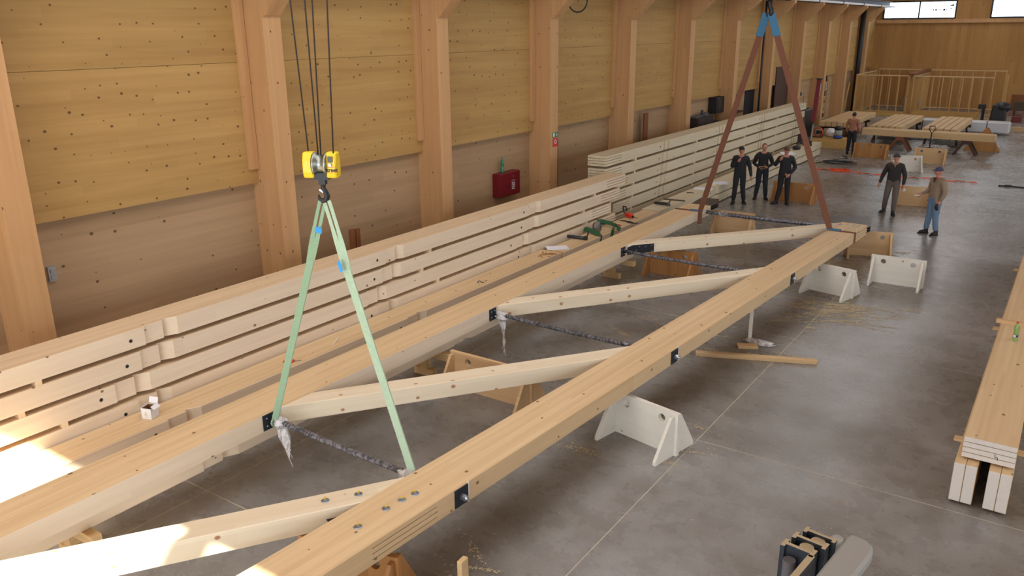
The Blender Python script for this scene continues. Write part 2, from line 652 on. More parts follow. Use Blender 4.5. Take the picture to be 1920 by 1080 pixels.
# left wall: lower wall, upper overhanging panels, battens, columns
b = MB()
b.b2((XL - .25, YN, 0), (XL, YB, ZC))
wl = struct(b.build('wall_left', W_LOW), 'long timber side wall of the hall')
COLS = [0.36 + 4.78 * k for k in range(-2, 13)]
CW = 0.40
ZS = 2.57
pm = {}
for k, y in enumerate(COLS):
    y1 = y + CW
    nxt = COLS[k + 1] if k + 1 < len(COLS) else YB
    L = round(nxt - y1, 3)
    for z0, z1 in ((ZS, 4.765), (4.771, ZC)):
        key = (L, z0)
        if key not in pm:
            m_ = MB()
            m_.b2((0, .004, 0), (.15, L - .004, z1 - z0))
            pm[key] = m_.mesh('panel', W_WALL)
        o = bpy.data.objects.new('panel', pm[key])
        C.objects.link(o)
        o.parent = wl
        o.location = (XL + .002, y1, z0)
m_ = MB()
m_.b2((0, 0, 0), (.07, .19, ZC - 2.84))
bat = m_.mesh('batten', W_COL)
for y in COLS:
    o = bpy.data.objects.new('batten', bat)
    C.objects.link(o)
    o.parent = wl
    o.location = (XL + .153, y - .2, 2.84)
# columns with a flared bracket under the crane rail
cm = MB()
cm.b2((0, 0, 0), (.698, CW, ZC))
cmesh = cm.mesh('column', W_COL)
hm = MB()
hm.prism([(0, 0), (.06, 0), (.8, .74), (.8, .86), (0, .86)], .03, CW - .03, 'Y')
hmesh = hm.mesh('bracket', W_COL)
for y in COLS:
    o = bpy.data.objects.new('column', cmesh)
    C.objects.link(o)
    o.location = (XL + .002, y, 0)
    struct(o, 'tall glulam column standing proud of the side wall')
    h = bpy.data.objects.new('bracket', hmesh)
    C.objects.link(h)
    h.parent = o
    h.location = (.7, 0, 5.56)

# end wall with its ribbon windows
b = MB()
WIN = [(-12.25, -7.8), (-5.85, -1.4), (.6, 5.05)]
z0, z1 = 5.70, 6.86
b.b2((XL, YB, 0), (XR, YB + .2, z0))
b.b2((XL, YB, z1), (XR, YB + .2, ZC))
xp = XL
for a, c in WIN:
    b.b2((xp, YB, z0), (a, YB + .2, z1))
    xp = c
b.b2((xp, YB, z0), (XR, YB + .2, z1))
struct(b.build('wall_back', W_BACK), 'far timber end wall below the ribbon windows')
for k, (a, c) in enumerate(WIN):
    f = MB()
    t = .09
    f.b2((a, YB - .05, z0), (c, YB + .1, z0 + t))
    f.b2((a, YB - .05, z1 - t), (c, YB + .1, z1))
    f.b2((a, YB - .05, z0 + t), (a + t, YB + .1, z1 - t))
    f.b2((c - t, YB - .05, z0 + t), (c, YB + .1, z1 - t))
    wf = struct(f.build('window_%d' % (k + 1), M_BLK), 'dark framed ribbon window high in the end wall')
    mid = (a + c) / 2
    f = MB()
    f.b2((mid - .04, YB - .03, z0 + t), (mid + .04, YB + .08, z1 - t))
    f.build('mullion', M_BLK, wf)
    for p0, p1 in ((a + t, mid - .04), (mid + .04, c - t)):
        f = MB()
        f.b2((p0, YB + .02, z0 + t), (p1, YB + .03, z1 - t))
        f.build('pane', M_PANE, wf)
    if k == 0:   # faint dark marks that show through the first window
        f = MB()
        for q, (mx_, mw) in enumerate(((-9.2, .05), (-9.08, .1), (-8.9, .05), (-8.82, .05), (-8.62, .14), (-8.45, .05))):
            f.b2((mx_, YB + .035, 6.2), (mx_ + mw, YB + .04, 6.33))
        f.build('window_lettering', M_GREY2, wf)
        f = MB()
        f.prism([(-8.3, 6.5), (-8.0, 6.62), (-8.0, 6.48)], YB + .035, YB + .04, 'Y')
        f.prism([(-8.32, 6.18), (-8.2, 6.36), (-8.02, 6.4), (-8.1, 6.32), (-8.22, 6.3)], YB + .035, YB + .04, 'Y')
        f.build('window_emblem', M_GREY2, wf)
b = MB()
b.b2((XL + .2, YB - .24, 5.44), (XR, YB, 5.68))
struct(b.build('trim_1', W_COL), 'timber sill beam under the ribbon windows')
b = MB()
b.b2((-3.9, YB - .03, .0), (-1.2, YB - .005, 1.02))
o = struct(b.build('door_3', W_BROWN), 'low brown hatch in the end wall')

# remaining shell, out of the frame
b = MB()
b.b2((XR, YN, 0), (XR + .2, YB, 5.6))
b.b2((XR, YN, 7.2), (XR + .2, YB, ZC))
struct(b.build('wall_right', W_LOW))
b = MB()
b.b2((XL, YN - .2, 0), (-9, YN, ZC))
b.b2((4.2, YN - .2, 0), (XR, YN, ZC))
b.b2((-9, YN - .2, 7.5), (4.2, YN, ZC))
struct(b.build('wall_near', W_LOW))
# ceiling with one clear roof light (opening) that lets the sun in
sx0, sx1, sy0, sy1 = -8.3, -2.35, -9.0, -4.72
b = MB()
b.b2((XL - .2, sy1, ZC), (XR + .2, YB + .2, ZC + .2))
b.b2((XL - .2, YN - .2, ZC), (XR + .2, sy0, ZC + .2))
b.b2((XL - .2, sy0, ZC), (sx0, sy1, ZC + .2))
b.b2((sx1, sy0, ZC), (XR + .2, sy1, ZC + .2))
b.b2((-5.8, sy0, ZC), (-4.72, sy1, ZC + .2))  # unseen bar added to keep the sun off the far chord
b.b2((-3.58, sy0, ZC), (-3.36, sy1, ZC + .2))  # unseen bar added to split the sun patch on the first diagonal
struct(b.build('ceiling', W_CEIL))

# dark doors in the lower wall
b = MB()
b.b2((XL, 37.35, 0), (XL + .03, 38.62, 2.56))
struct(b.build('door_1', M_DARK), 'black doorway in the side wall beyond the tall stack')
b = MB()
b.b2((XL + .15, 41.2, 0), (XL + .2, 43.25, 3.42))
struct(b.build('door_2', M_DKBROWN), 'tall dark brown door between two far columns')

# crane rail along the columns
rail = MB()
rail.b2((-12.06, YN + .1, 6.44), (-11.7, YB - .1, 6.47))
rail.b2((-11.9, YN + .1, 6.47), (-11.86, YB - .1, 6.78))
rail.b2((-12.06, YN + .1, 6.78), (-11.7, YB - .1, 6.82))
ro = tag(rail.build('crane_rail', M_GREY2), 'steel crane rail running along the column brackets to the end wall', 'crane rail')
cv = MB()
cv.b2((0, .06, 0), (.2, 4.72, .1))
cvm = cv.mesh('rail_cover', M_WHITE)
for k, y in enumerate(COLS):
    o = bpy.data.objects.new('rail_cover', cvm)
    C.objects.link(o)
    o.parent = ro
    o.location = (-11.68, y, 6.44)
    jb = MB()
    jb.b2((-11.69, y - .06, 6.4), (-11.46, y + .06, 6.58))
    jb.build('clamp', M_BLK, ro)

# ================================================================== GLULAM BEAMS
def outline(y0, y1, w, notches=(), groove=False):
    """plan outline; front edge is at x=+w/2; notches: (y, flip) = stepped birdsmouth on the front edge"""
    h = w / 2
    pts = [(h, y0)]
    for y in sorted(notches):
        if y0 + .3 < y < y1 - .7 and groove:
            for q_ in (y, y + .3):
                pts += [(h, q_), (h - .035, q_ + .002), (h - .035, q_ + .13), (h, q_ + .132)]
        elif y0 + .3 < y < y1 - .7:
            pts += [(h, y), (h - .028, y + .004), (h - .03, y + .28), (h - .085, y + .285), (h - .085, y + .3), (h, y + .48)]
    pts += [(h, y1), (-h, y1), (-h, y0)]
    return pts


def beam(name, xf, w, y0, y1, z0, h, m, label, cat='beam', group=None, notches=(), kerf0=0.0, kerf1=0.0, holes=True, parent=None, groove=False):
    """a flat glulam beam along Y whose front (+X) face stands at xf; kerf = length of the slotted end"""
    L = y1 - y0
    nt = [y - y0 for y in notches]
    mb = MB()
    if kerf0 or kerf1:
        g = .012
        lam = (h - 3 * g) / 4
        z = 0
        for k in range(7):
            t = lam if k % 2 == 0 else g
            a, b_ = (0, L) if k % 2 == 0 else (kerf0, L - kerf1)
            mb.prism(outline(a, b_, w, nt, groove), z - (.0004 if k % 2 else 0), z + t + (.0004 if k % 2 else 0))
            z += t
    else:
        mb.prism(outline(0, L, w, nt), 0, h)
    o = mb.build(name, [m, W_FACE_LIT] if m is not W_FAR else m, parent, (xf - w / 2, y0, z0), bevel=0 if (kerf0 or kerf1) else .006)
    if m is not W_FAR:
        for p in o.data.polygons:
            if p.normal.x > .3:  # right-facing sides take the colour with daylight painted in
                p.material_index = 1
    if label:
        tag(o, label, cat, group)
    if holes:
        for y in nt:
            if .4 < y < L - .8:
                hb = MB()
                hb.lathe([(.024, 0), (.024, .004)], 14, (w / 2 - .002, y - .2, h * .45),
                         Matrix.Rotation(PI / 2, 4, 'Y'))
                hb.build('bolt_hole', M_INK, o)
    return o


sp_mesh = {}


def spacer(x0, x1, y, z0, h, label, group, wd=.075, m=None):
    key = (round(x1 - x0, 3), round(h, 3), wd)
    if key not in sp_mesh:
        q = MB()
        q.box((0, 0, h / 2), (x1 - x0, wd, h))
        sp_mesh[key] = q.mesh('spacer_block', m or W_STACK)
    o = bpy.data.objects.new('spacer_block', sp_mesh[key])
    C.objects.link(o)
    o.location = ((x0 + x1) / 2, y, z0)
    return tag(o, label, 'spacer', group)


# near wall stack: five beams with stepped notches
A_F, A_W = -9.6, .53
a_n = [5.52, 5.42, 5.02, 5.3, 5.1]
for k in range(5):
    z = 1.655 - .25 - .316 * k
    ns = [a_n[k] - 4.6 + 4.56 * j for j in range(5)]
    beam('glulam_beam', A_F, A_W, -2.5 - .1 * k, 19.2 - (.0, .3, .75, .5, .4)[k], z, .25, W_STACK,
         '%s notched glulam beam of the five-high stack by the side wall' % ORD[k if k < 4 else 5],
         group='beams of the near wall stack', notches=ns, kerf1=1.0)
    if k < 4:
        for j, y in enumerate((-.6, 4.1, 11.25, 17.6 - .3 * k)):
            spacer(A_F - A_W, A_F - .004, y + (.0, -.25, .2, -.1)[k], z - .066, .066,
                   'spruce spacer under the %s near-stack beam, %s from the left' % (ORD[k], NTH[j]),
                   'spacers of the near wall stack')
for j, y in enumerate((-1, 4, 9, 14, 18.2)):
    spacer(A_F - A_W, A_F - .01, y, 0, .14, 'bearer on the floor under the near wall stack, %s from its left end' % NTH[j],
           'bearers of the near wall stack', .1)

# tall far stack: six beams
D_F, D_W = -10.15, .54
for k in range(6):
    z = 2.075 - .272 - .341 * k
    y0 = 19.12 + (.0, .02, .4, .3, .5, .4)[k]
    y1 = 37.9 - (.0, .15, .3, .5, .9, 1.0)[k]
    ns = [22.75 + 4.5 * j - .06 * k for j in range(4)]
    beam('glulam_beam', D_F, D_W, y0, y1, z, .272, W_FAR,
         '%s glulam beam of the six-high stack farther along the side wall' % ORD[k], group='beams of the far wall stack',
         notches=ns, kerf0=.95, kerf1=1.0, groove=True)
    if k < 5:
        for j, y in enumerate((20.95, 25.4, 30.1, 33.9)):
            spacer(D_F - D_W, D_F - .004, y - .05 * k, z - .069, .069,
                   'spruce spacer under the %s far-stack beam, %s from its near end' % (ORD[k], NTH[j]),
                   'spacers of the far wall stack')
for j, y in enumerate((21, 26, 31, 36)):
    spacer(D_F - D_W, D_F - .01, y, 0, .098, 'bearer on the floor under the far wall stack, %s from its near end' % NTH[j],
           'bearers of the far wall stack', .1)

# low row in front: work bench beams and the low two-high stack
B_F, B_W = -9.03, .54
BN = [5.3, 9.93, 14.5]
beam('glulam_beam', B_F, B_W, -2.6, 15.05, .31, .24, W_BEAM, 'long notched glulam beam carrying the white carton, in front of the near wall stack',
     group='upper beams of the low row', notches=[.8] + BN[:2])
beam('glulam_beam', B_F - .02, B_W, -2.6, 15.0, .04, .23, W_STACK, 'glulam beam lying under the one with the white carton',
     group='lower beams of the low row', notches=[y - .2 for y in BN[:2]])
beam('glulam_beam', B_F + .03, B_W - .06, 15.12, 20.1, .31, .24, W_BEAM, 'short glulam beam strewn with hand tools, before the far wall stack',
     group='upper beams of the low row')
beam('glulam_beam', B_F, B_W, 15.1, 20.0, .04, .23, W_STACK, 'glulam beam lying under the one strewn with hand tools',
     group='lower beams of the low row')
for k in range(2):
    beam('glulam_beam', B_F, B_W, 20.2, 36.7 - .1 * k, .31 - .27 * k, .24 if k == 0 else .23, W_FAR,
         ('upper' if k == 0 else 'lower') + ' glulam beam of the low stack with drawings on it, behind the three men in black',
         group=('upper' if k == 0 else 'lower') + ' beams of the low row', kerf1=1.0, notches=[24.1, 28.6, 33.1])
for j, y in enumerate((-1.5, 3.4, 8.2, 13.0, 17.5, 22, 26.5, 31, 35)):
    spacer(B_F - B_W, B_F - .03, y, 0, .04, 'thin bearer on the floor under the low beam row, %s from its near end' % (NTH + ['ninth'])[j],
           'bearers of the low row', .09)
    spacer(B_F - B_W, B_F - .03, y, .27, .04, 'thin spacer between the two layers of the low beam row, %s from its near end' % (NTH + ['ninth'])[j],
           'spacers of the low row', .07)

# beam lying under the truss' far chord, on cross bearers
beam('glulam_beam', -7.68, .5, -1.5, 15.9, .46, .2, W_STACK, 'notched glulam beam lying on bearers below the far truss chord',
     notches=[4.85, 9.5], holes=False)
for j, y in enumerate((-.6, 3.45, 9.2, 15.6)):
    q = MB()
    q.box((-.1, 0, .06), (.4, .11, .12))
    q.box((.1, 0, .40), (.70, .11, .12))
    q.box((-.1, 0, .23), (.14, .11, .24))
    o = q.build('bearer_block', W_PLANK, None, (-7.95, y, 0), bevel=.004)
    tag(o, 'sawn timber bearer carrying the low beam under the truss, %s from its near end' % NTH[j], 'bearer', 'bearers under the truss beam')

# right-hand stack
R_Y0, R_Y1 = 9.72, 21.5
ups = [(-.548, -.432), (-.428, -.312), (-.200, -.084), (-.080, .036)]
for k, (xa, xb) in enumerate(ups):
    q = MB()
    q.b2((xa, 0, .03), (xb, R_Y1 - R_Y0, .51))
    o = q.build('upright_beam', [W_BEAM, W_ENDGRAIN], None, (0, R_Y0, 0), bevel=.005)
    for p in o.data.polygons:
        if p.normal.y < -.9:
            p.material_index = 1
    tag(o, 'white-ended upright beam under the right-hand stack, %s from the left' % NTH[k], 'beam', 'upright beams of the right stack')
q = MB()
lamz = .058
for k in range(4):
    q.b2((-.50, 0, .0 + k * (lamz + .007)), (.03, R_Y1 - R_Y0 - .2, k * (lamz + .007) + lamz))
for k in range(3):
    q.b2((-.49, .9, lamz + k * (lamz + .007) - .001), (.02, R_Y1 - R_Y0 - .5, lamz + k * (lamz + .007) + .008))
o = q.build('glulam_beam', [W_BEAM, W_ENDGRAIN], None, (0, R_Y0 + .15, .54))
for p in o.data.polygons:
    if p.normal.y < -.9:
        p.material_index = 1
tag(o, 'wide slotted glulam beam lying on top of the right-hand stack', 'beam')
mk = MB()
mk.tube([(-.175, -.002, .115), (-.17, -.002, .08), (-.15, -.002, .09)], .004, 5)
mk.tube([(-.145, -.002, .085), (-.143, -.002, .05)], .004, 5)
mk.build('pencil_mark', M_INK, o)
ZT = .54 + 4 * lamz + .021
for j, y in enumerate((10.35, 14.9, 19)):
    q = MB()
    q.box((0, 0, .0145), (.78, .1, .029))
    o = q.build('batten', W_PLANK, None, (-.24, y, .5105))
    tag(o, 'batten crosswise between the layers of the right-hand stack, %s from its near end' % NTH[j], 'batten', 'battens in the right stack')
q = MB()
q.box((0, 0, .03), (.9, .085, .06))
o = q.build('batten', W_TAN, None, (-.13, 14.4, ZT), bevel=.003)
tag(o, 'pale batten lying across the top of the right-hand stack behind the bottle', 'batten')
# bottle
bt = empty('bottle', (-.27, 13.62, ZT))
tag(bt, 'green plastic bottle with red cap standing on the right-hand stack', 'bottle')
q = MB()
q.lathe([(.03, 0), (.036, .006), (.037, .05), (.035, .1), (.031, .13), (.036, .17), (.037, .2), (.032, .235), (.016, .265), (.0135, .28)], 18)
q.build('body', M_GLASSG, bt)
q = MB()
q.lathe([(.016, .278), (.016, .3), (.014, .302)], 14)
q.build('cap', M_REDB, bt)
q = MB()
q.lathe([(.0372, .065), (.0372, .098)], 18)
lo = q.build('label', [mat('label_blue', srgb(40, 50, 130), .5), M_REDB, M_WHITE], bt)
for p in lo.data.polygons:
    a = math.atan2(p.center.y, p.center.x)
    p.material_index = 1 if abs(a) > 2.3 else (2 if -2.3 < a < -1.4 else 0)
q = MB()
q.box((0, 0, .012), (.06, .75, .024))
o = q.build('spirit_level', M_YEL, None, (-.34, 18.3, ZT), -.05)
tag(o, 'yellow spirit level lying on the far part of the right-hand stack', 'level')
q = MB()
q.lathe([(.022, 0), (.022, .16), (.03, .17), (.03, .3)], 12, M=Matrix.Rotation(PI / 2, 4, 'Y'))
o = q.build('torch', M_BLK, None, (-.36, 16.95, ZT + .03))
tag(o, 'black handheld tool lying on the right-hand stack near the level', 'tool')

# ================================================================== THE TRUSS
TZ0, TZ1 = .68, .90
truss = empty('timber_truss', (-6.2, 11, TZ0))
tag(truss, 'long timber truss with tapering chords hanging in slings just above its trestles', 'truss')
TO = Vector((-6.2, 11, TZ0))


def tl(x, y, z):
    return Vector((x, y, z)) - TO


TH = TZ1 - TZ0
# far chord, straight along the hall
CX0, CX1 = -8.14, -7.52


def layered(polys, h, g=.01):
    """polys(k) -> plan outline for layer k (odd = slot layers)"""
    lam = (h - 3 * g) / 4
    mb, z = MB(), 0
    for k in range(7):
        t = lam if k % 2 == 0 else g
        mb.prism(polys(k), z - (.0004 if k % 2 else 0), z + t + (.0004 if k % 2 else 0))
        z += t
    return mb


def c_out(k):
    y1 = 20.0 if k % 2 == 0 else 18.9
    x0, x1 = -(CX1 - CX0) / 2, (CX1 - CX0) / 2
    return [(x1, 0), (x1, y1 - 1.2), (x0, y1 - 1.2), (x0, 0)]


fch = layered(c_out, TH).build('far_chord', [W_BEAM, W_FACE_LIT], truss, tl((CX0 + CX1) / 2, 1.2, TZ0))
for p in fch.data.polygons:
    if p.normal.x > .5:  # inner side of the far chord: same painted-in daylight
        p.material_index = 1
# near chord, rotated a little in plan
SE = .0625
EANG = -math.atan(SE)
eD = Vector((SE, 1, 0)).normalized()
eN = Vector((1, -SE, 0)).normalized()
E0 = Vector((-4.85, 5.54, TZ0))
EW = .58


def ep(s, t, z=0.0):
    """point on the near chord: s along from y=5.54, t across (+ = outer side)"""
    return E0 + eD * s + eN * t + Vector((0, 0, z))


def e_out(k):
    h = EW / 2
    a, b_ = -4.2, 14.35
    if k % 2 == 0:
        return [(h, a), (h, b_), (-h, b_), (-h, a)]
    return [(h, a), (h, -1.07), (h - .12, -1.06), (h - .12, -.22), (h, -.21), (h, b_ - 1.0), (-h, b_ - 1.0), (-h, a)]


layered(e_out, TH, .009).build('near_chord', W_BEAM, truss, E0 - TO, EANG)


def e_left(y):
    return -4.85 - EW / 2 + SE * (y - 5.54)


DW = .30


def diag(ya, s, name='diagonal'):
    k = math.sqrt(1 + s * s)

    def hit_e(off):
        # Y = ya+off + s (X+7.52);  X = e_left(Y)
        c0 = -4.85 - EW / 2 - SE * 5.54
        X = (c0 + SE * (ya + off + s * 7.52)) / (1 - SE * s)
        return Vector((X + .001, ya + off + s * (X + 7.52), 0))
    f0, f1 = Vector((CX1, ya, 0)), hit_e(0)
    b0, b1 = Vector((CX1, ya + DW * k, 0)), hit_e(DW * k)
    rz = -math.atan2(1, s)
    R = Matrix.Rotation(-rz, 3, 'Z')
    c = (f0 + f1 + b0 + b1) / 4
    poly = [((R @ (p - c)).x, (R @ (p - c)).y) for p in (f0, f1, b1, b0)]
    mb = MB().prism(poly, 0, TH)
    o = mb.build(name, W_PALE, truss, tl(c.x, c.y, TZ0), rz, bevel=.006)
    return o, f0, f1, b0, b1


DG = [diag(1.40, 1.50), diag(5.88, 1.375), diag(10.47, 1.40), diag(15.25, 1.245)]


# bearing plates, nuts and tie rods
def hexnut(mb, c, r, h, ax, mi=0):
    mb.lathe([(r, 0), (r, h)], 6, c, Vector((0, 0, 1)).rotation_difference(Vector(ax)).to_matrix().to_4x4(), mi, False)


q = MB()
q.ball((0, 0, 0), .010, 6, 4)
nail = q.build('nail_head', M_ZINC)
rods = ((5.76, 5.68, .0), (10.40, 10.30, .0), (15.12, 15.04, .0), (19.72, 19.78, .0))
for j, (yc, ye, _) in enumerate(rods):
    se = (ye - 5.54) / eD.y
    p1 = ep(se, -EW / 2, .11)
    p0 = Vector((CX1, yc, TZ0 + .11))
    if j < 3:
        pc = ep(se, EW / 2 + .004, .11)
        q = MB()
        q.box((0, 0, 0), (.012, .2, .2))
        pl = q.build('bearing_plate', M_STEEL, truss, pc - TO, EANG)
        q = MB()
        q.lathe([(.036, 0), (.036, .03)], 6, (.006, 0, 0), Matrix.Rotation(PI / 2, 4, 'Y'), 0, False)
        q.lathe([(.034, 0), (.034, .025)], 6, (.036, 0, 0), Matrix.Rotation(PI / 2, 4, 'Y'), 0, False)
        q.lathe([(.018, 0), (.018, .09)], 10, (.006, 0, 0), Matrix.Rotation(PI / 2, 4, 'Y'), 0)
        q.build('nut', M_ZINC, pl)
        q = MB()
        q.box((0, 0, .005), (.013, .014, .235))
        q.build('packing_strip', M_WHITE, truss, ep(se + .105, EW / 2 + .003, .11) - TO, EANG)
        q = MB()
        q.box((.004, .06, 0), (.012, .19, .2))
        pl = q.build('bearing_plate', M_STEEL, truss, tl(CX1, yc - .13, TZ0 + .11))
        for dy, dz in ((.02, .05), (.02, -.05), (.11, .05), (.11, -.05)):
            inst(nail, pl, (.012, dy, dz))
    n = 10
    pts = [p0.lerp(p1, i / n) + Vector((0, 0, -.02 * math.sin(PI * i / n))) for i in range(n + 1)]
    q = MB()
    q.tube([p - TO for p in pts], [.034 + .004 * math.sin(i * 2.3 + j) for i in range(n + 1)] if j < 3 else .048, 10)
    q.build('tie_rod', M_ROD, truss)

# steel side plate on the third diagonal's foot
o, f0, f1, b0, b1 = DG[3]
dv = (f1 - f0).normalized()
nv = Vector((dv.y, -dv.x, 0))
q = MB()
q.prism([(0, .0), (.62, .02), (.62, .2), (.12, .2), (0, .16)], -.006, .006, 'Y')
pl = q.build('side_plate', M_STEEL, truss, tl(f0.x, f0.y, TZ0 + .0) + nv * .01, math.atan2(dv.y, dv.x))
for dx, dz in ((.28, .16), (.42, .15), (.56, .16), (.57, .05), (.2, .08)):
    inst(nail, pl, (dx, -.008, dz))
bpy.data.objects.remove(nail)

# plan gusset plates in the slots
def gusset(pts, zs, m, name='gusset_plate'):
    for z in zs:
        q = MB()
        q.prism([(x + 6.2, y - 11) for x, y in pts], z - .004 - TZ0, z + .004 - TZ0)
        q.build(name, m, truss)


slot = [TZ0 + (TH - .027) / 4 * (k + 1) + .009 * k + .0045 for k in range(3)]
gusset([(-4.28, 19.3), (-4.5, 19.85), (-4.78, 20.5), (-4.27, 21.05), (-3.8, 21.0), (-3.62, 20.0), (-3.75, 19.3)], slot, M_RUST)
gusset([(-8.0, 19.4), (-8.14, 20.1), (-8.22, 21.1), (-7.75, 21.2), (-7.56, 20.65), (-7.62, 19.95), (-7.62, 19.4)], slot, M_RUST)
gusset([(-5.42, 4.62), (-5.1, 4.5), (-5.0, 5.1), (-5.15, 5.15)], slot[:2], M_STEEL)


# bolts with washers on the top face
bh = MB()
bh.lathe([(.019, .006), (.019, .024)], 6, smooth=False)
bh.lathe([(.011, .024), (.011, .04), (.009, .042)], 8, mi=1)
bmesh_ = bh.mesh('bolt', [M_ZINC, M_YTIP])
wh = MB()
wh.lathe([(.042, 0), (.042, .005), (.036, .0065)], 16)
wmesh = wh.mesh('washer', M_ZINC)
for x, y in ((-5.5, 4.715), (-5.311, 4.98), (-4.906, 4.943), (-4.88, 5.143), (-4.85, 5.303), (-4.918, 4.574),
             (-4.35, 19.35), (-4.2, 19.55), (-3.95, 19.2), (-3.82, 19.45), (-3.78, 19.62), (-4.05, 19.62), (-3.9, 19.66)):
    o = bpy.data.objects.new('bolt', bmesh_)
    C.objects.link(o)
    o.parent = truss
    o.location = tl(x, y, TZ1)
    wo = bpy.data.objects.new('washer', wmesh)
    C.objects.link(wo)
    wo.parent = o


# crumpled stretch film at the rod ends
def wad(name, c, r, seed, parent=None, loc=(0, 0, 0)):
    q = MB()
    sd = Vector((seed * 3.1, seed * 1.7, 0))
    q.ball(c, r, 22, 16, fn=lambda v: .72 + .55 * abs(noise.noise(v * 2.1 + sd)) + .3 * noise.noise(v * 5.3 + sd))
    return q.build(name, M_FILM, parent, loc)


p = tl(CX1 + .12, 5.76, TZ0 + .09)
wad('stretch_film', p, (.12, .08, .09), 1, truss)
q = MB()
for k, (dx, dy, ln) in enumerate(((.0, 0, .34), (.05, .03, .42), (.1, -.02, .5), (.07, .0, .3))):
    a = p + Vector((dx - .03, dy, -.05))
    q.ribbon([a, a + Vector((.02, .01, -ln * .4)), a + Vector((.06, -.01, -ln * .75)), a + Vector((.09, .01, -ln))],
             [(1, .3, 0), (.6, .8, 0), (1, -.4, 0), (.5, .5, 0)], [.08, .09, .05, .01], .003)
q.build('film_tail', M_FILM, truss)
wad('stretch_film', tl(-5.2, 5.64, TZ0 + .12), (.19, .1, .1), 2, truss)
p = tl(CX1 + .14, 10.4, TZ0 + .08)
wad('stretch_film', p, (.15, .07, .1), 4, truss)
q = MB()
for k in range(3):
    a = p + Vector((-.05 + .04 * k, 0, -.05))
    q.ribbon([a, a + Vector((.03, 0, -.12)), a + Vector((.06 - .03 * k, .01, -.26)), a + Vector((.1 - .06 * k, .02, -.4)), a + Vector((.04, 0, -.52 - .08 * k))],
             [(1, .2 * k, 0)] * 5, [.07, .03, .02, .03, .006], .002)
q.build('film_tail', M_FILM, truss)
wad('stretch_film', tl(CX1 + .4, 19.73, TZ0 + .1), (.34, .06, .06), 5, truss)

# ================================================================== HOISTS AND SLINGS
H1 = Vector((-6.17, 5.62, 3.70))      # saddle of the near hook


def hookblock(name, base, label, rz, text=True):
    hb = empty(name, base, rz)
    tag(hb, label, 'hook block')
    for sx, nm in ((-1, 'housing'), (1, 'housing')):
        q = MB()
        prof = [(-.062, .20), (.062, .20), (.078, .26), (.078, .37), (.05, .455), (-.05, .455), (-.078, .37), (-.078, .26)]
        q.prism(prof, sx * .065, sx * .172, 'X')
        h = q.build(nm, M_YEL, hb, bevel=.012)
        q = MB()
        q.prism([(-.045, .3), (.045, .3), (.045, .42), (-.045, .42)], sx * .063, sx * .0645, 'X')
        q.build('sheave_slot', M_BLK, h)
    # front face badge, bolt and lettering on the right housing's camera side
    q = MB()
    q.b2((.092, -.083, .36), (.142, -.0785, .42))
    q.build('badge', M_GREY2, hb)
    q = MB()
    q.lathe([(.016, 0), (.016, .02)], 10, (.117, -.078, .335), Matrix.Rotation(PI / 2, 4, 'X'))
    q.build('pin', M_CHROME, hb)
    if text:
        fc = bpy.data.curves.new('lettering', 'FONT')
        fc.body = 'Street'
        fc.size = .056
        fc.extrude = .0006
        fc.offset = .0012
        fc.align_x = 'CENTER'
        fo = bpy.data.objects.new('lettering', fc)
        C.objects.link(fo)
        tm = bpy.data.meshes.new_from_object(fo.evaluated_get(bpy.context.evaluated_depsgraph_get()))
        bpy.data.objects.remove(fo)
        tm.materials.clear()
        tm.materials.append(M_INK)
        to = bpy.data.objects.new('lettering', tm)
        C.objects.link(to)
        to.parent = hb
        to.location = (.119, -.0805, .268)
        to.rotation_euler = (PI / 2, 0, 0)
        q = MB()
        for a, b_ in (((.068, -.0795, .258), (.17, -.0785, .262)), ((.068, -.0795, .312), (.17, -.0785, .316)),
                      ((.066, -.0795, .258), (.07, -.0785, .316)), ((.166, -.0795, .258), (.17, -.0785, .316))):
            q.b2(a, b_)
        q.build('name_frame', M_REDB, hb)
    q = MB()
    M = Matrix.Rotation(PI / 2, 4, 'Y')
    q.lathe([(.115, -.075), (.115, -.05), (.09, -.03), (.09, .03), (.115, .05), (.115, .075)], 24, (0, 0, .335), M)
    q.build('sheave', M_CHROME, hb)
    q = MB()
    q.box((0, 0, .215), (.15, .09, .07))
    q.box((0, 0, .16), (.07, .07, .06))
    q.build('crosshead', M_BLK, hb)
    q = MB()
    pts = [(0, 0, .15), (0, 0, .09), (.02, 0, .05), (.035, 0, .01), (.02, 0, -.03), (-.012, 0, -.04), (-.045, 0, -.02), (-.052, 0, .02)]
    q.tube(pts, [.026, .025, .026, .03, .03, .027, .02, .01], 10)
    q.build('hook', M_BLK, hb)
    q = MB()
    q.box((-.012, 0, .055), (.07, .012, .016), (0, .6, 0))
    q.build('safety_latch', M_ZINC, hb)
    return hb


hook1 = hookblock('hook_block', H1, 'yellow crane hook block with twin housings on four ropes, holding the green slings', .5)
ends = ((-.14, -.14), (-.03, -.02), (.0, .03), (.145, .13))
for k, (bx, tx) in enumerate(ends):
    b0_ = H1 + Vector((bx, bx * .2, .36))
    t0_ = Vector((H1.x + tx * 2.6 + (.0, -.03, .06, .0)[k], H1.y + tx * .5, ZC))
    q = MB()
    q.tube([(0, 0, 0), t0_ - b0_], .0075, 6)
    o = q.build('wire_rope', M_CABLE, None, b0_)
    tag(o, 'steel wire rope above the yellow hook block, %s from the left' % NTH[k], 'rope', 'ropes of the near hoist')

# green slings
gl = empty('lifting_sling', H1)
tag(gl, 'pale green lifting sling from the yellow hook block to the far chord', 'sling')
gr = empty('lifting_sling', H1)
tag(gr, 'pale green lifting sling from the yellow hook block to the near chord', 'sling')
hp = Vector((0, 0, -.03))


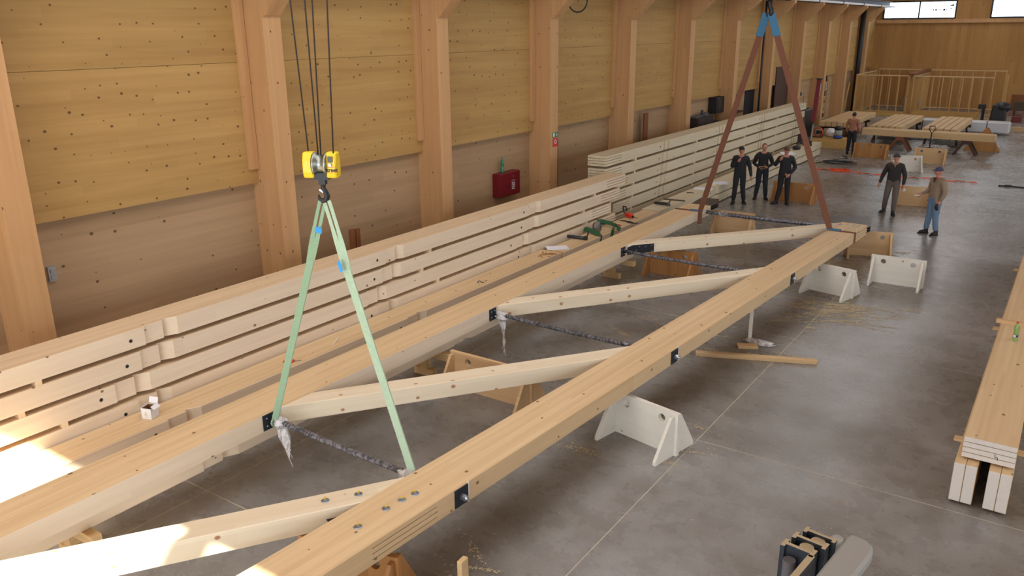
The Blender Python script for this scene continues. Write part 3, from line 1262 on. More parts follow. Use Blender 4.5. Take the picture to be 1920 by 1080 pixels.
def sling(root, end, m, wd, wdir, split=.22, join=.25, sp=.035, side=(1, 0, 0), offs=(0, 0, 0)):
    e = Vector(end) - root.location
    sd = Vector(side)
    o_ = Vector(offs)
    for s in (-1, 1):
        q = MB()
        pts, wds = [], []
        for i in range(17):
            t = (i / 16) ** 1.4
            a = max(0.0, 1 - t / join)
            p = hp.lerp(e, t) + sd * (s * sp * (min(1.0, a * 2.2)) + s * .012 * min(1, a * 4)) + o_ * math.sin(min(1, a) * PI * .5)
            p += Vector((0, s * .004, 0))
            pts.append(p)
            wds.append(wd * (.42 + .5 * (1 - min(1.0, a * 1.6))))
        q.ribbon(pts, wdir, wds, .005)
        q.build('strand', m, root)


EL1 = Vector((CX1 + .06, 5.72, TZ0 + .1))
ER1 = ep((5.64 - 5.54), -EW / 2 - .04, .1)
sling(gl, EL1, M_GREEN, .082, (1, .55, .1), offs=(-.02, 0, 0), sp=.022)
sling(gr, ER1, M_GREENP, .095, (1, .3, .3), offs=(.03, 0, 0), sp=.022)
q = MB()
q.box((0, 0, 0), (.085, .004, .06), (0, .1, .1))
q.build('tag', M_TAG, gl, (-.12, 0, -.36))
q = MB()
q.box((0, 0, 0), (.045, .004, .11), (0, -.35, 0))
q.build('tag', M_TAG, gr, (.22, -.06, -.68))
for root, c in ((gl, EL1), (gr, ER1)):
    q = MB()
    q.tube([Vector(c) - root.location + Vector((0, .045 * math.cos(a), .05 * math.sin(a))) for a in [2 * PI * i / 12 for i in range(12)]],
           .012, 6, closed=True)
    q.build('choker', M_GREEN, root)

# far hook with brown slings
H2 = Vector((-6.16, 19.2, 5.58))
h2 = empty('hook_block', H2)
tag(h2, 'dark crane hook at the top edge holding the brown slings', 'hook block')
q = MB()
q.tube([(0, 0, .3), (0, 0, .16), (.04, 0, .1), (.06, 0, .03), (.03, 0, -.03), (-.03, 0, -.03), (-.08, 0, .03)],
       [.05, .05, .05, .06, .055, .04, .015], 10)
q.build('hook', M_BLK, h2)
q = MB()
q.box((0, 0, .42), (.2, .16, .26))
q.build('crosshead', M_BLK, h2, bevel=.02)
for sx in (-1, 1):
    q = MB()
    q.b2((sx * .1, -.1, .42), (sx * .2, .1, .8))
    q.build('housing', M_YEL, h2, bevel=.02)
for k, dx in enumerate((-.16, .16)):
    q = MB()
    q.tube([(0, 0, 0), (dx * 1.2, 0, ZC - H2.z - .7)], .009, 6)
    o = q.build('wire_rope', M_CABLE, None, H2 + Vector((dx, 0, .7)))
    tag(o, 'steel wire rope above the far dark hook, %s one' % ('left', 'right')[k], 'rope', 'ropes of the far hoist')


def brown_sling(label, end, wrap, sx, wrap_rz):
    r = empty('lifting_sling', H2)
    tag(r, label, 'sling')
    e = Vector(end) - H2
    q = MB()
    pts = [Vector((sx * .05, 0, -.02)).lerp(e, i / 10) for i in range(11)]
    q.ribbon(pts, [(1, .45, 0)] * 5 + [(1, .7, 0)] * 6, [.12] + [.135] * 9 + [.12], .014)
    q.build('strap', M_BROWNSL, r)
    q = MB()
    q.ribbon([pts[0] + Vector((0, -.012, .03)), pts[0].lerp(pts[-1], .10) + Vector((0, -.012, 0))], (1, .45, 0), .17, .02)
    q.build('sleeve', M_BLUE, r)
    # wrap round the chord: over the top, down the outer side, under
    x0, x1, y = wrap
    ww = .12
    q = MB()
    L = x1 - x0
    q.box((0, 0, TH + .005), (L + .02, ww, .008))
    q.box((L / 2 + .006, 0, TH / 2), (.008, ww, TH + .02))
    q.box((-L / 2 - .006, 0, TH / 2), (.008, ww, TH + .02))
    q.box((0, 0, -.005), (L + .02, ww, .008))
    q.build('choke_loop', M_BROWNSL, r, Vector(((x0 + x1) / 2, y, TZ0)) - H2, wrap_rz)
    return r


r1 = brown_sling('brown lifting sling from the far hook down to the far chord', (CX1 + .03, 19.2, TZ1 + .0), (CX0, CX1, 19.2), -1, 0)
q = MB()
q.box((0, 0, 0), (.26, .15, .014))
q.build('sleeve', M_BLUE, r1, Vector((CX1 - .11, 19.2, TZ1 + .016)) - H2, 0)
q = MB()
q.ribbon([(0, 0, 0), (0, 0, -.32)], (.5, 1, 0), .13, .012)
q.build('strap_tail', M_BROWNSL, r1, Vector((CX1 + .035, 19.2, TZ1)) - H2)
se = (18.9 - 5.54) / eD.y
pe = ep(se, 0, 0)
r2 = brown_sling('brown lifting sling from the far hook down to the near chord', ep(se, -EW / 2 + .02, TH + .02), (pe.x - EW / 2, pe.x + EW / 2, pe.y), 1, EANG)
q = MB()
q.box((0, 0, 0), (.27, .16, .02))
q.build('sleeve', M_BLUE, r2, ep(se, -EW / 2 + .12, TH + .02) - H2, EANG)

# ================================================================== TRESTLES
def trestle_proto(W, m, Hh=.60, fin=.42, holes=True):
    r = empty('trestle')
    t = .06
    q = MB()
    # panel with two round holes: outline ring built by bridging
    n = 16
    xs_ = (-W * .27, W * .27) if holes else ()
    hz, hr = Hh - .125, .055
    # grid of boxes round the holes kept simple: strips
    if holes:
        edges = [-W / 2, xs_[0] - hr, xs_[0] + hr, xs_[1] - hr, xs_[1] + hr, W / 2]
        for a, b_ in ((0, 1), (2, 3), (4, 5)):
            q.b2((edges[a], -t / 2, 0), (edges[b_], t / 2, Hh))
        for xc in xs_:
            q.b2((xc - hr, -t / 2, 0), (xc + hr, t / 2, hz - hr))
            q.b2((xc - hr, -t / 2, hz + hr), (xc + hr, t / 2, Hh))
            for s in (-1, 1):          # rounded corners of the hole
                for sz in (-1, 1):
                    pts = [(xc + s * hr, hz + sz * hr)] + [(xc + s * hr * math.cos(a), hz + sz * hr * math.sin(a)) for a in
                                                           [PI / 2 * i / 5 for i in range(6)]]
                    q.prism(pts, -t / 2, t / 2, 'Y')
    else:
        q.b2((-W / 2, -t / 2, 0), (W / 2, t / 2, Hh))
    q.build('panel', m, r)
    for sx in (-1, 1):
        for sy in (-1, 1):
            q = MB()
            x = sx * (W / 2 - .06)
            pr_ = [(sy * t / 2, 0), (sy * fin, 0), (sy * fin, .05), (sy * (t / 2 + .07), Hh - .04), (sy * t / 2, Hh - .04)]
            q.prism(pr_, x - .022, x + .022, 'X')
            q.build('fin', m, r)
    return r


TL = [  # centre, rotation, material, width, label
    ((-4.13, 9.07), -.20, 'w', 1.08, 'whitewashed plywood trestle under the middle of the near chord'),
    ((-2.70, 18.42), .02, 'w', 1.08, 'whitewashed trestle facing the camera, out on the open floor right of the truss end'),
    ((-3.72, 17.02), -.22, 'w', 1.0, 'pale trestle half under the near chord, in scattered sawdust'),
    ((-3.72, 20.55), .3, 't', 1.05, 'pale trestle just behind the far end of the near chord'),
    ((-7.22, 20.95), .1, 't', 1.1, 'tan trestle under the far tie rod between the chord ends'),
    ((-7.0, 16.45), .03, 'o', 1.15, 'orange brown trestle behind the third diagonal'),
    ((-6.66, 9.08), .0, 't', 1.5, 'long tan trestle showing above and below the second diagonal'),
    ((-7.1, 26.1), .0, 'o', 1.36, 'orange brown trestle right behind the third man in black'),
    ((-7.05, 36.85), .04, 'o', 1.36, 'orange brown trestle beside the man seen from behind'),
    ((-5.2, 34.0), .42, 'w', 1.1, 'pale trestle turned askew behind the man in the dark hat'),
    ((-4.75, 36.55), .08, 't', 1.2, 'light trestle in front of the pallet truck handle'),
    ((-3.85, 27.35), .2, 't', 1.05, 'light trestle between the two men on the open floor'),
    ((-5.12, 4.62), .25, 'o', 1.1, 'orange brown trestle under the near chord at the lower edge'),
]
prot = {}
for (x, y), rz, mk_, W, lab in TL:
    key = (mk_, W)
    if key not in prot:
        r = trestle_proto(W, {'w': W_WHITE, 't': W_TAN, 'o': W_ORANGE}[mk_])
        prot[key] = r
        r.location = (x, y, 0)
        r.rotation_euler = (0, 0, rz)
    else:
        r = copy_tree(prot[key], (x, y, 0), rz)
    tag(r, lab, 'trestle', 'trestles about the truss')

# ================================================================== PEOPLE
SKIN_M = mat('skin', srgb(186, 128, 104), .55, var=.06)
LIP_M = mat('lips', srgb(132, 70, 62), .55)
EYE_M = mat('eye_dark', srgb(34, 28, 26), .3)
SOLE_M = mat('shoe_black', srgb(32, 30, 30), .6)
HAIR_D = mat('hair_dark', srgb(30, 24, 22), .7)
HAIR_B = mat('hair_brown', srgb(76, 58, 46), .7)


def person(loc, rz, label, J=None, top=None, legs=None, sleeves=True, head_yaw=0, head_pitch=0, head=('cap', None),
           collar=None, fat=1.0, lean=0.0):
    J = J or {}
    P = {'pelvis': (0, 0, .97), 'waist': (0, -.005, 1.12), 'chest': (0, 0, 1.30), 'upper': (0, .01, 1.43), 'neck': (0, 0, 1.54)}
    for s, sx in (('l', 1), ('r', -1)):
        P['sh_' + s] = (.185 * sx, .01, 1.43)
        P['el_' + s] = (.245 * sx, .03, 1.14)
        P['wr_' + s] = (.25 * sx, -.07, .90)
        P['hip_' + s] = (.095 * sx, 0, .91)
        P['kn_' + s] = (.11 * sx, -.02, .50)
        P['an_' + s] = (.12 * sx, .02, .10)
    P.update({k: v for k, v in J.items() if k[:3] not in ('hd_', 'ft_')})
    R = {'pelvis': (.168, .135), 'waist': (.172 * fat, .13 * fat), 'chest': (.182 * fat, .13 * fat), 'upper': (.14, .10), 'neck': (.056, .056)}
    for s in 'lr':
        R.update({'sh_' + s: (.088, .085), 'el_' + s: (.068, .066), 'wr_' + s: (.042, .042), 'hip_' + s: (.115, .115), 'kn_' + s: (.084, .084),
                  'an_' + s: (.07, .07)})
    E = [('pelvis', 'waist'), ('waist', 'chest'), ('chest', 'upper'), ('upper', 'neck')]
    for s in 'lr':
        E += [('upper', 'sh_' + s), ('sh_' + s, 'el_' + s), ('el_' + s, 'wr_' + s), ('pelvis', 'hip_' + s), ('hip_' + s, 'kn_' + s),
              ('kn_' + s, 'an_' + s)]
    names = list(P)
    bm = bmesh.new()
    sk = bm.verts.layers.skin.verify()
    vs = {}
    for nme in names:
        v = bm.verts.new(P[nme])
        v[sk].radius = R[nme]
        v[sk].use_root = nme == 'pelvis'
        vs[nme] = v
    for a, b_ in E:
        bm.edges.new((vs[a], vs[b_]))
    me = bpy.data.meshes.new('tmp')
    bm.to_mesh(me)
    bm.free()
    tmp = bpy.data.objects.new('tmp', me)
    C.objects.link(tmp)
    tmp.modifiers.new('s', 'SKIN').use_smooth_shade = True
    tmp.modifiers.new('u', 'SUBSURF').levels = 3
    dg = bpy.context.evaluated_depsgraph_get()
    bmesh2 = bpy.data.meshes.new_from_object(tmp.evaluated_get(dg))
    bpy.data.objects.remove(tmp)
    q = MB()
    q.v = [tuple(v.co) for v in bmesh2.vertices]
    segs = [(Vector(P[a]), Vector(P[b_]), a, b_) for a, b_ in E]
    for p in bmesh2.polygons:
        c = p.center
        best, bi = 9, None
        for a, b_, na, nb in segs:
            t = max(0, min(1, (c - a).dot(b_ - a) / (b_ - a).length_squared))
            d = (c - a.lerp(b_, t)).length
            if d < best:
                best, bi = d, (na, nb, t)
        na, nb, t = bi
        mi = 0
        if nb == 'neck':
            mi = 2 if t > .5 else 0
        elif nb[:3] in ('hip', 'kn_', 'an_'):
            mi = 1
        elif na == 'pelvis':
            mi = 1 if c.z < .94 else 0
        elif nb[:3] == 'wr_':
            mi = 2 if (not sleeves or t > .97) else 0
        elif nb[:3] == 'el_' and not sleeves and t > .75:
            mi = 2
        q.f.append(tuple(p.vertices))
        q.m.append(mi)
        q.sm.append(True)
    # hands
    for s, sx in (('l', 1), ('r', -1)):
        w_ = Vector(P['wr_' + s])
        d = (w_ - Vector(P['el_' + s])).normalized()
        if 'hd_' + s in J:
            d = Vector(J['hd_' + s]).normalized()
        side = d.cross(Vector((sx, 0, 0)))
        side = side.normalized() if side.length > .2 else Vector((0, -1, 0))
        nrm = d.cross(side)
        q.tube([w_ - d * .03, w_ + d * .03, w_ + d * .085], [.030, .040, .034], 8, 2)
        for k in range(4):
            off = side * ((k - 1.5) * .019)
            a = w_ + d * .075 + off
            ln = (.062, .074, .078, .06)[k]
            cv_ = nrm * (-sx * .0)
            q.tube([a, a + d * ln * .5 + Vector((0, -.004, 0)), a + d * ln * .9 + nrm * (.022 * sx * -1)], [.0105, .0095, .007], 6, 2)
        a = w_ + d * .02 + side * .03
        q.tube([a, a + side * .03 + d * .025, a + side * .035 + d * .06], [.013, .011, .008], 6, 2)
    # head
    HC = Vector(P['neck']) + Vector((0, -.02, .125))
    Rh = Matrix.Translation(HC) @ Matrix.Rotation(head_yaw, 4, 'Z') @ Matrix.Rotation(head_pitch, 4, 'X')
    hd = MB()
    def hf(v):
        f = 1.0
        if v.z < 0:
            f *= 1 - .16 * v.z * v.z - (.1 * abs(v.x) * -v.z)
        if v.y < -.8 and abs(v.x) < .3 and -.2 < v.z < .2:
            f *= 1.03
        return f
    hd.ball((0, 0, 0), (.078, .1, .122), 20, 14, 2, hf)
    hd.prism([(-.016, -.03), (.016, -.03), (.007, .02), (-.007, .02)], -.095, -.118, 'Y', 2)
    for sx in (-1, 1):
        hd.ball((sx * .03, -.089, .012), (.012, .008, .008), 8, 6, 4)
        hd.ball((sx * .079, .005, -.005), (.012, .022, .032), 8, 6, 2)
        hd.box((sx * .03, -.092, .03), (.03, .008, .006), mi=4)
    hd.box((0, -.092, -.052), (.042, .012, .009), mi=3)
    hd.tube([(0, .015, -.07), (0, .02, -.16)], [.055, .058], 10, 2)
    o0 = len(q.v)
    q.v += [tuple(Rh @ Vector(v)) for v in hd.v]
    q.f += [tuple(i + o0 for i in f) for f in hd.f]
    q.m += hd.m
    q.sm += hd.sm
    root = empty('person', loc, rz)
    tag(root, label, 'person')
    body = q.build('body', [top, legs, SKIN_M, LIP_M, EYE_M], root)
    # headgear or hair
    kind, hm_ = head
    g = MB()
    if kind == 'cap':
        n_, k_ = 18, 6
        g.ball((0, .004, .028), (.088, .108, .112), n_, 10, 0, lambda v: 1 if v.z > -.02 else .97)
        g.v = [(x, y, max(z, .026)) for x, y, z in g.v]
        g.prism([(-.07, -.06), (-.066, -.15), (-.035, -.18), (.035, -.18), (.066, -.15), (.07, -.06)], .028, .038)
    elif kind == 'brim':
        g.ball((0, .004, .03), (.09, .11, .10), 18, 10)
        g.v = [(x, y, max(z, .03)) for x, y, z in g.v]
        g.lathe([(.125, .03), (.13, .036), (.085, .044)], 18)
    elif kind == 'hair':
        g.ball((0, .014, .026), (.084, .1, .106), 18, 10)
        g.v = [(x, max(y, -.07 if z > .07 else -.0), max(z, -.03 if y > .03 else .02)) for x, y, z in g.v]
    if g.v:
        g.v = [tuple(Rh @ Vector(v)) for v in g.v]
        g.build('cap' if kind == 'cap' else ('hat' if kind == 'brim' else 'hair'), hm_, root)
    for s in 'lr':
        a = Vector(P['an_' + s])
        f = MB()
        prof = [(-.075, 0), (.075, 0)]
        yaw = .25 if s == 'l' else -.25
        if 'ft_' + s in J:
            yaw = J['ft_' + s]
        sole = [(-.04, .075), (.04, .075), (.045, 0), (.05, -.12), (.035, -.195), (-.035, -.195), (-.05, -.12), (-.045, 0)]
        f.prism(sole, 0, .03)
        f.tube([(0, .03, .05), (0, -.06, .055), (0, -.155, .042)], [.052, .052, .036], 10)
        f.tube([(0, .02, .04), (0, .015, .14)], [.052, .056], 10)
        f.build('shoe', SOLE_M, root, (a.x, a.y, max(0, a.z - .10)), yaw)
    if collar:
        f = MB()
        f.prism([(-.05, .0), (.05, .0), (0, -.13)], -.008, .008, 'Y')
        b_ = f.build('shirt_front', collar, root, (0, -.105, 1.52))
        b_.rotation_euler = (-.25, 0, 0)
    return root


BLACKC = mat('black_cloth', srgb(30, 30, 34), .85, var=.2)
NAVYC = mat('dark_navy_trousers', srgb(34, 38, 48), .85, var=.2)
person((-8.47, 24.85, 0), .36, 'man in black cap and hoodie holding a hand to his mouth, leftmost of the trio',
       {'el_r': (-.27, -.06, 1.15), 'wr_r': (-.07, -.24, 1.37), 'hd_r': (.5, .2, 1), 'el_l': (.29, .02, 1.13), 'wr_l': (.34, -.05, .86),
        'an_r': (-.15, -.06, .1), 'kn_r': (-.12, -.05, .5), 'an_l': (.17, .05, .1)}, BLACKC, BLACKC, head=('cap', BLACKC), head_pitch=-.12, fat=1.08)
person((-8.1, 25.9, 0), .34, 'bareheaded man in black jumper with both hands at his waist, middle of the trio',
       {'el_r': (-.29, .03, 1.14), 'wr_r': (-.10, -.2, 1.06), 'hd_r': (1, -.3, 0), 'el_l': (.29, .03, 1.14), 'wr_l': (.10, -.2, 1.06), 'hd_l': (-1, -.3, 0),
        'an_r': (-.17, 0, .1), 'an_l': (.15, 0, .1)}, BLACKC, NAVYC, head=('hair', HAIR_B))
person((-7.28, 25.5, 0), .3, 'man in brown cap and black jacket, one hand at his ear, rightmost of the trio',
       {'el_r': (-.33, -.05, 1.2), 'wr_r': (-.16, -.2, 1.42), 'hd_r': (.5, 0, 1), 'el_l': (.30, .05, 1.15), 'wr_l': (.12, -.17, .95), 'hd_l': (-.5, -.3, -.4),
        'an_r': (-.19, -.03, .1), 'an_l': (.13, .0, .1), 'ft_r': -.9}, BLACKC, BLACKC, head=('cap', mat('brown_cap', srgb(84, 62, 50), .8)), head_yaw=.2, fat=1.05)
person((-4.2, 25.72, 0), .1, 'man in dark hat, dark jacket and grey cargo trousers walking across the open floor',
       {'el_r': (-.30, .03, 1.15), 'wr_r': (-.36, -.04, .90), 'el_l': (.29, .02, 1.15), 'wr_l': (.27, -.04, .88), 'an_r': (-.17, .1, .12),
        'kn_r': (-.14, -.04, .5), 'an_l': (.10, -.12, .1), 'kn_l': (.10, -.1, .5), 'ft_r': -.5}, mat('dark_brown_jacket', srgb(46, 40, 40), .85, var=.2),
       mat('grey_cargo_cloth', srgb(98, 88, 82), .85, var=.15), head=('brim', mat('dark_hat', srgb(56, 54, 56), .8)), head_yaw=-.45,
       collar=mat('olive_shirt', srgb(128, 122, 92), .8), fat=1.12)
person((-2.80, 23.7, 0), -.75, 'man in navy cap, beige jacket and blue jeans standing rightmost on the open floor',
       {'el_r': (-.25, .0, 1.15), 'wr_r': (-.22, -.27, 1.05), 'hd_r': (0, -1, -.1), 'el_l': (.27, .04, 1.14), 'wr_l': (.24, -.06, .92), 'an_l': (.15, .02, .1),
        'an_r': (-.13, -.06, .1)}, mat('beige_jacket', srgb(140, 122, 100), .8, var=.15), mat('blue_jeans', srgb(104, 130, 158), .85, var=.15),
       head=('cap', mat('navy_cap', srgb(66, 66, 92), .8)), head_yaw=-.25, fat=1.08, collar=mat('dark_collar', srgb(52, 44, 40), .8))
q = MB()
q.box((0, 0, 0), (.07, .15, .012))
o = q.build('phone', M_WHITE, None, (-3.205, 23.39, 1.06), -.75)
tag(o, 'pale phone held out by the man in beige jacket', 'phone')
q = MB()
q.tube([(0, 0, .02), (.0, -.02, -.06), (.03, -.03, -.14)], [.035, .05, .03], 8)
o = q.build('glove', M_INK, None, (-2.72, 23.45, .84))
tag(o, 'dark glove hanging from the left hand of the man in beige jacket', 'glove')
q = MB()
q.box((0, 0, 0), (.15, .07, .012), (.5, 0, 0))
o = q.build('phone', M_BLK, None, (-8.03, 25.66, 1.07), .34)
tag(o, 'black phone in the hands of the bareheaded man in black', 'phone')
person((-8.0, 37.5, 0), PI - .1, 'dark-haired man in brown shirt seen from behind at the far beams',
       {'el_r': (-.27, .0, 1.17), 'wr_r': (-.22, -.2, 1.0), 'el_l': (.28, .0, 1.17), 'wr_l': (.25, -.16, .95)},
       mat('brown_shirt', srgb(150, 104, 78), .85, var=.12), BLACKC, sleeves=False, head=('hair', HAIR_D))

# ================================================================== THINGS ON THE LEFT WALL
fc_ = empty('fire_cabinet', (XL - .17, 18.16, -.03))
tag(fc_, 'red fire hose cabinet on the lower side wall behind the near stack', 'cabinet')
q = MB()
q.b2((.0, -.48, .98), (.42, .48, 1.62))
q.build('body', M_RED, fc_, bevel=.01)
q = MB()
q.b2((.42, -.46, 1.0), (.435, .46, 1.6))
dr = q.build('door', M_RED, fc_, bevel=.004)
q = MB()
for a, b_ in (((.436, .06, 1.15), (.438, .07, 1.4)), ((.436, .19, 1.15), (.438, .2, 1.4)), ((.436, .06, 1.15), (.438, .2, 1.16)), ((.436, .06, 1.39), (.438, .2, 1.4))):
    q.b2(a, b_)
q.tube([(.438, .13 + .03 * math.cos(t), 1.3 + .035 * math.sin(t)) for t in [i * PI / 5 for i in range(10)]], .006, 5, closed=True)
q.tube([(.438, .1, 1.18), (.438, .13, 1.22), (.438, .16, 1.26)], .007, 5)
q.build('hose_sign', M_WHITE, dr)
q = MB()
q.lathe([(.03, 0), (.03, .02)], 12, (.436, -.12, 1.25), Matrix.Rotation(PI / 2, 4, 'Y'))
q.build('latch', M_BLK, dr)
q = MB()
q.lathe([(.02, 0), (.02, .008)], 10, (.436, .13, 1.5), Matrix.Rotation(PI / 2, 4, 'Y'))
q.build('lock', M_ZINC, dr)
q = MB()
q.lathe([(.05, 0), (.052, .02), (.052, .14), (.04, .17), (.05, .2), (.05, .3), (.03, .35), (.017, .4), (.017, .43)], 14)
o = q.build('bottle', mat('teal_bottle', srgb(60, 140, 104), .2, trans=.3), None, (XL + .14, 17.95, 1.59))
tag(o, 'tall green bottle standing on the red fire cabinet', 'bottle')
es = empty('exit_sign', (-12.098, 19.74, 2.27))
tag(es, 'small green exit sign above a red fire sign on a wall column', 'sign')
q = MB()
q.b2((0, -.14, .12), (.012, .14, .26))
a = q.build('exit_panel', M_SIGNG, es)
q = MB()
q.b2((.012, -.12, .14), (.014, -.04, .24))
q.tube([(.014, .03, .2), (.014, .05, .17), (.014, .03, .15)], .012, 5)
q.ball((.014, .05, .225), .014, 6, 5)
q.prism([(.08, .18), (.12, .2), (.12, .16)], .012, .015, 'X')
q.build('exit_symbol', M_WHITE, a)
q = MB()
q.b2((0, -.12, -.14), (.012, .12, .10))
a = q.build('fire_panel', M_SIGNR, es)
q = MB()
q.tube([(.014, .05 * math.cos(t), -.0 + .05 * math.sin(t)) for t in [i * PI / 5 for i in range(10)]], .01, 5, closed=True)
q.build('fire_symbol', M_WHITE, a)
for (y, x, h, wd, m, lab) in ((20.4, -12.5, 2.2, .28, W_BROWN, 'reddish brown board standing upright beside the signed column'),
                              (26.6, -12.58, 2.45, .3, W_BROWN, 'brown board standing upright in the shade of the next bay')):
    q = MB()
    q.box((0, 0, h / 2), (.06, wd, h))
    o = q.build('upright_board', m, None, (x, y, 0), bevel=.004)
    tag(o, lab, 'board')
q = MB()
q.box((0, 0, .65), (.05, .14, 1.3))
q.box((0, .16, .64), (.05, .12, 1.28))
o = q.build('board_offcut', W_BROWN, None, (-10.6, 11.5, 0), 0)
o.location = (-12.3, 11.9, 0)
tag(o, 'short brown board end poking up behind the near wall stack', 'board')
# socket by the first column
q = MB()
q.b2((0, -.06, 0), (.05, .06, .24))
q.b2((.05, -.03, .04), (.07, .03, .1))
q.b2((.05, -.03, .14), (.07, .03, .2))
o = q.build('socket_box', M_GREY, None, (XL + .001, 5.95, 1.62))
tag(o, 'grey wall socket box beside the nearest column', 'socket')
# cable loop hanging from the bracket
q = MB()
q.tube([(0, .3 * math.cos(t), .3 * math.sin(t)) for t in [2 * PI * i / 24 for i in range(24)]], .02, 6, closed=True)
o = q.build('cable_loop', M_BLK, None, (-11.75, 20.3, 6.02))
o.rotation_euler = (0, 0, -.5)
tag(o, 'black cable loop hanging by a column bracket at the top edge', 'cable')
# conduits
q = MB()
q.tube([(0, 0, 0), (0, 0, 6.4)], .045, 8)
o = q.build('conduit', M_BLK, None, (-12.4, 38.2, 0))
tag(o, 'black conduit running up the column behind the far sling', 'pipe')
q = MB()
q.tube([(0, 0, 0), (0, 0, 6.4)], .15, 12)
o = q.build('downpipe', M_BLK, None, (-12.4, 57.45, 0))
tag(o, 'thick dark downpipe in the far corner of the hall', 'pipe')
# workshop gear against the lower wall of the dark bays
cab = empty('tool_cupboard', (XL + .02, 31.5, 0))
tag(cab, 'dark cupboard with clutter on top against the side wall', 'cupboard')
q = MB()
q.b2((0, -.85, 0), (.5, .75, 1.9))
q.build('body', mat('dark_cupboard', srgb(52, 44, 44), .6), cab, bevel=.01)
for k in range(2):
    q = MB()
    q.b2((.5, -.82 + k * .79, .1), (.52, -.06 + k * .79, 1.86))
    q.build('door', mat('cupboard_door', srgb(60, 50, 48), .6), cab)
q = MB()
q.box((.2, -.3, 1.93), (.3, .9, .05), (0, 0, .1))
q.box((.25, .2, 2.02), (.1, .08, .26), (.3, 0, 0))
q.box((.25, .4, 1.97), (.2, .4, .12))
q.build('clutter', M_GREY2, cab)
q = MB()
q.b2((0, -.45, 0), (.35, .4, .65))
q.b2((.35, -.3, .1), (.37, .3, .55))
o = q.build('wall_unit', M_BLK, None, (XL + .02, 33.4, 1.9))
tag(o, 'black unit hung high on the wall right of the dark cupboard', 'unit')
q = MB()
q.b2((0, -.4, 0), (.4, .4, 1.55))
q.b2((.4, -.1, 1.2), (.46, .05, 1.35))
o = q.build('power_cabinet', mat('grey_green_steel', srgb(58, 62, 62), .5), None, (XL + .02, 33.3, 0), bevel=.01)
tag(o, 'dark grey steel cabinet under the black wall unit', 'cabinet')
q = MB()
q.b2((0, -.14, 0), (.12, .14, .7))
q.b2((.0, -.4, -.06), (.3, .5, 0))
o = q.build('extinguisher_shelf', M_DKBROWN, None, (XL + .02, 36.0, 1.75))
tag(o, 'small red-brown case on a shelf left of the black doorway', 'case')


def shelf_rack(loc, rz, W, Hh, label, nlev=5, seed=1):
    r = empty('shelf_rack', loc, rz)
    tag(r, label, 'shelf')
    rnd = random.Random(seed)
    for sx in (-1, 1):
        for y in (0.03, .45):
            q = MB()
            q.box((sx * W / 2, y, Hh / 2), (.05, .05, Hh))
            q.build('upright', W_STUD, r)
    for k in range(nlev):
        z = .15 + (Hh - .3) * k / (nlev - 1)
        q = MB()
        q.box((0, .24, z), (W, .46, .03))
        q.build('shelf_board', W_STUD, r)
        x = -W / 2 + .1
        while x < W / 2 - .15:
            wd = rnd.uniform(.12, .3)
            hh = rnd.uniform(.1, .32)
            q = MB()
            q.box((x + wd / 2, .22, z + .015 + hh / 2), (wd * .9, .3, hh))
            q.build('stored_box', rnd.choice([M_BLK, M_GREY2, M_DKBROWN, M_GREY, W_BROWN]), r)
            x += wd + .03
    return r


shelf_rack((-12.55, 50.2, 0), -PI / 2 + PI, 1.8, 2.35, 'cluttered shelf rack between the two farthest columns', 6, 3)
shelf_rack((-12.5, 45.3, 0), PI / 2, 1.6, 1.9, 'dark cluttered shelf rack just beyond the tall far stack', 4, 5)
q = MB()
q.box((0, 0, .7), (.6, 1.6, 1.4), top=.92)
o = q.build('covered_bin', M_BLK, None, (-11.4, 42.3, 0), bevel=.04)
tag(o, 'black covered bin behind the red hydraulic prop', 'bin')
q = MB()
q.box((0, 0, .55), (.5, 1.4, 1.1))
q.box((.26, 0, .8), (.02, 1.2, .4))
o = q.build('tool_chest', mat('dark_red_chest', srgb(54, 30, 32), .6), None, (-11.2, 40.2, 0), bevel=.02)
tag(o, 'dark tool chest beyond the end of the tall far stack', 'chest')
# red hydraulic prop standing on the low stack
pr0 = empty('hydraulic_prop', (-9.42, 36.35, .55))
tag(pr0, 'tall dark red prop with chrome foot standing on the low stack end', 'prop')
pr0.rotation_euler = (0, .045, 0)
q = MB()
q.lathe([(.1, 0), (.1, .02), (.035, .03), (.035, .95)], 12)
q.build('piston', M_CHROME, pr0)
q = MB()
q.box((0, 0, 1.75), (.17, .17, 1.75))
q.build('barrel', mat('dark_red_steel', srgb(112, 22, 34), .45), pr0, bevel=.02)
q = MB()
q.box((0, 0, 2.64), (.2, .2, .06))
q.build('head_plate', M_BLK, pr0)
q = MB()
q.box((.087, 0, 2.2), (.004, .04, .5), (.1, 0, 0))
q.build('sticker', M_WHITE, pr0)
q = MB()
for k in range(12):
    q.box((random.uniform(-.2, .2), random.uniform(-.5, .5), .04 + .03 * (k % 3)), (.12, .16, .08), (0, 0, random.random() * 3))
o = q.build('chain_heap', M_BLK, None, (-9.28, 35.6, .55), bevel=.01)
tag(o, 'heap of black chain and fittings at the foot of the red prop', 'chain')
q = MB()
q.ball((0, 0, .07), (.16, .26, .09), 12, 8, fn=lambda v: 1 + .15 * noise.noise(v * 3))
o = q.build('dark_bag', M_INK, None, (-9.3, 33.9, .55))
tag(o, 'dark bag lying on the low stack beside the papers', 'bag')

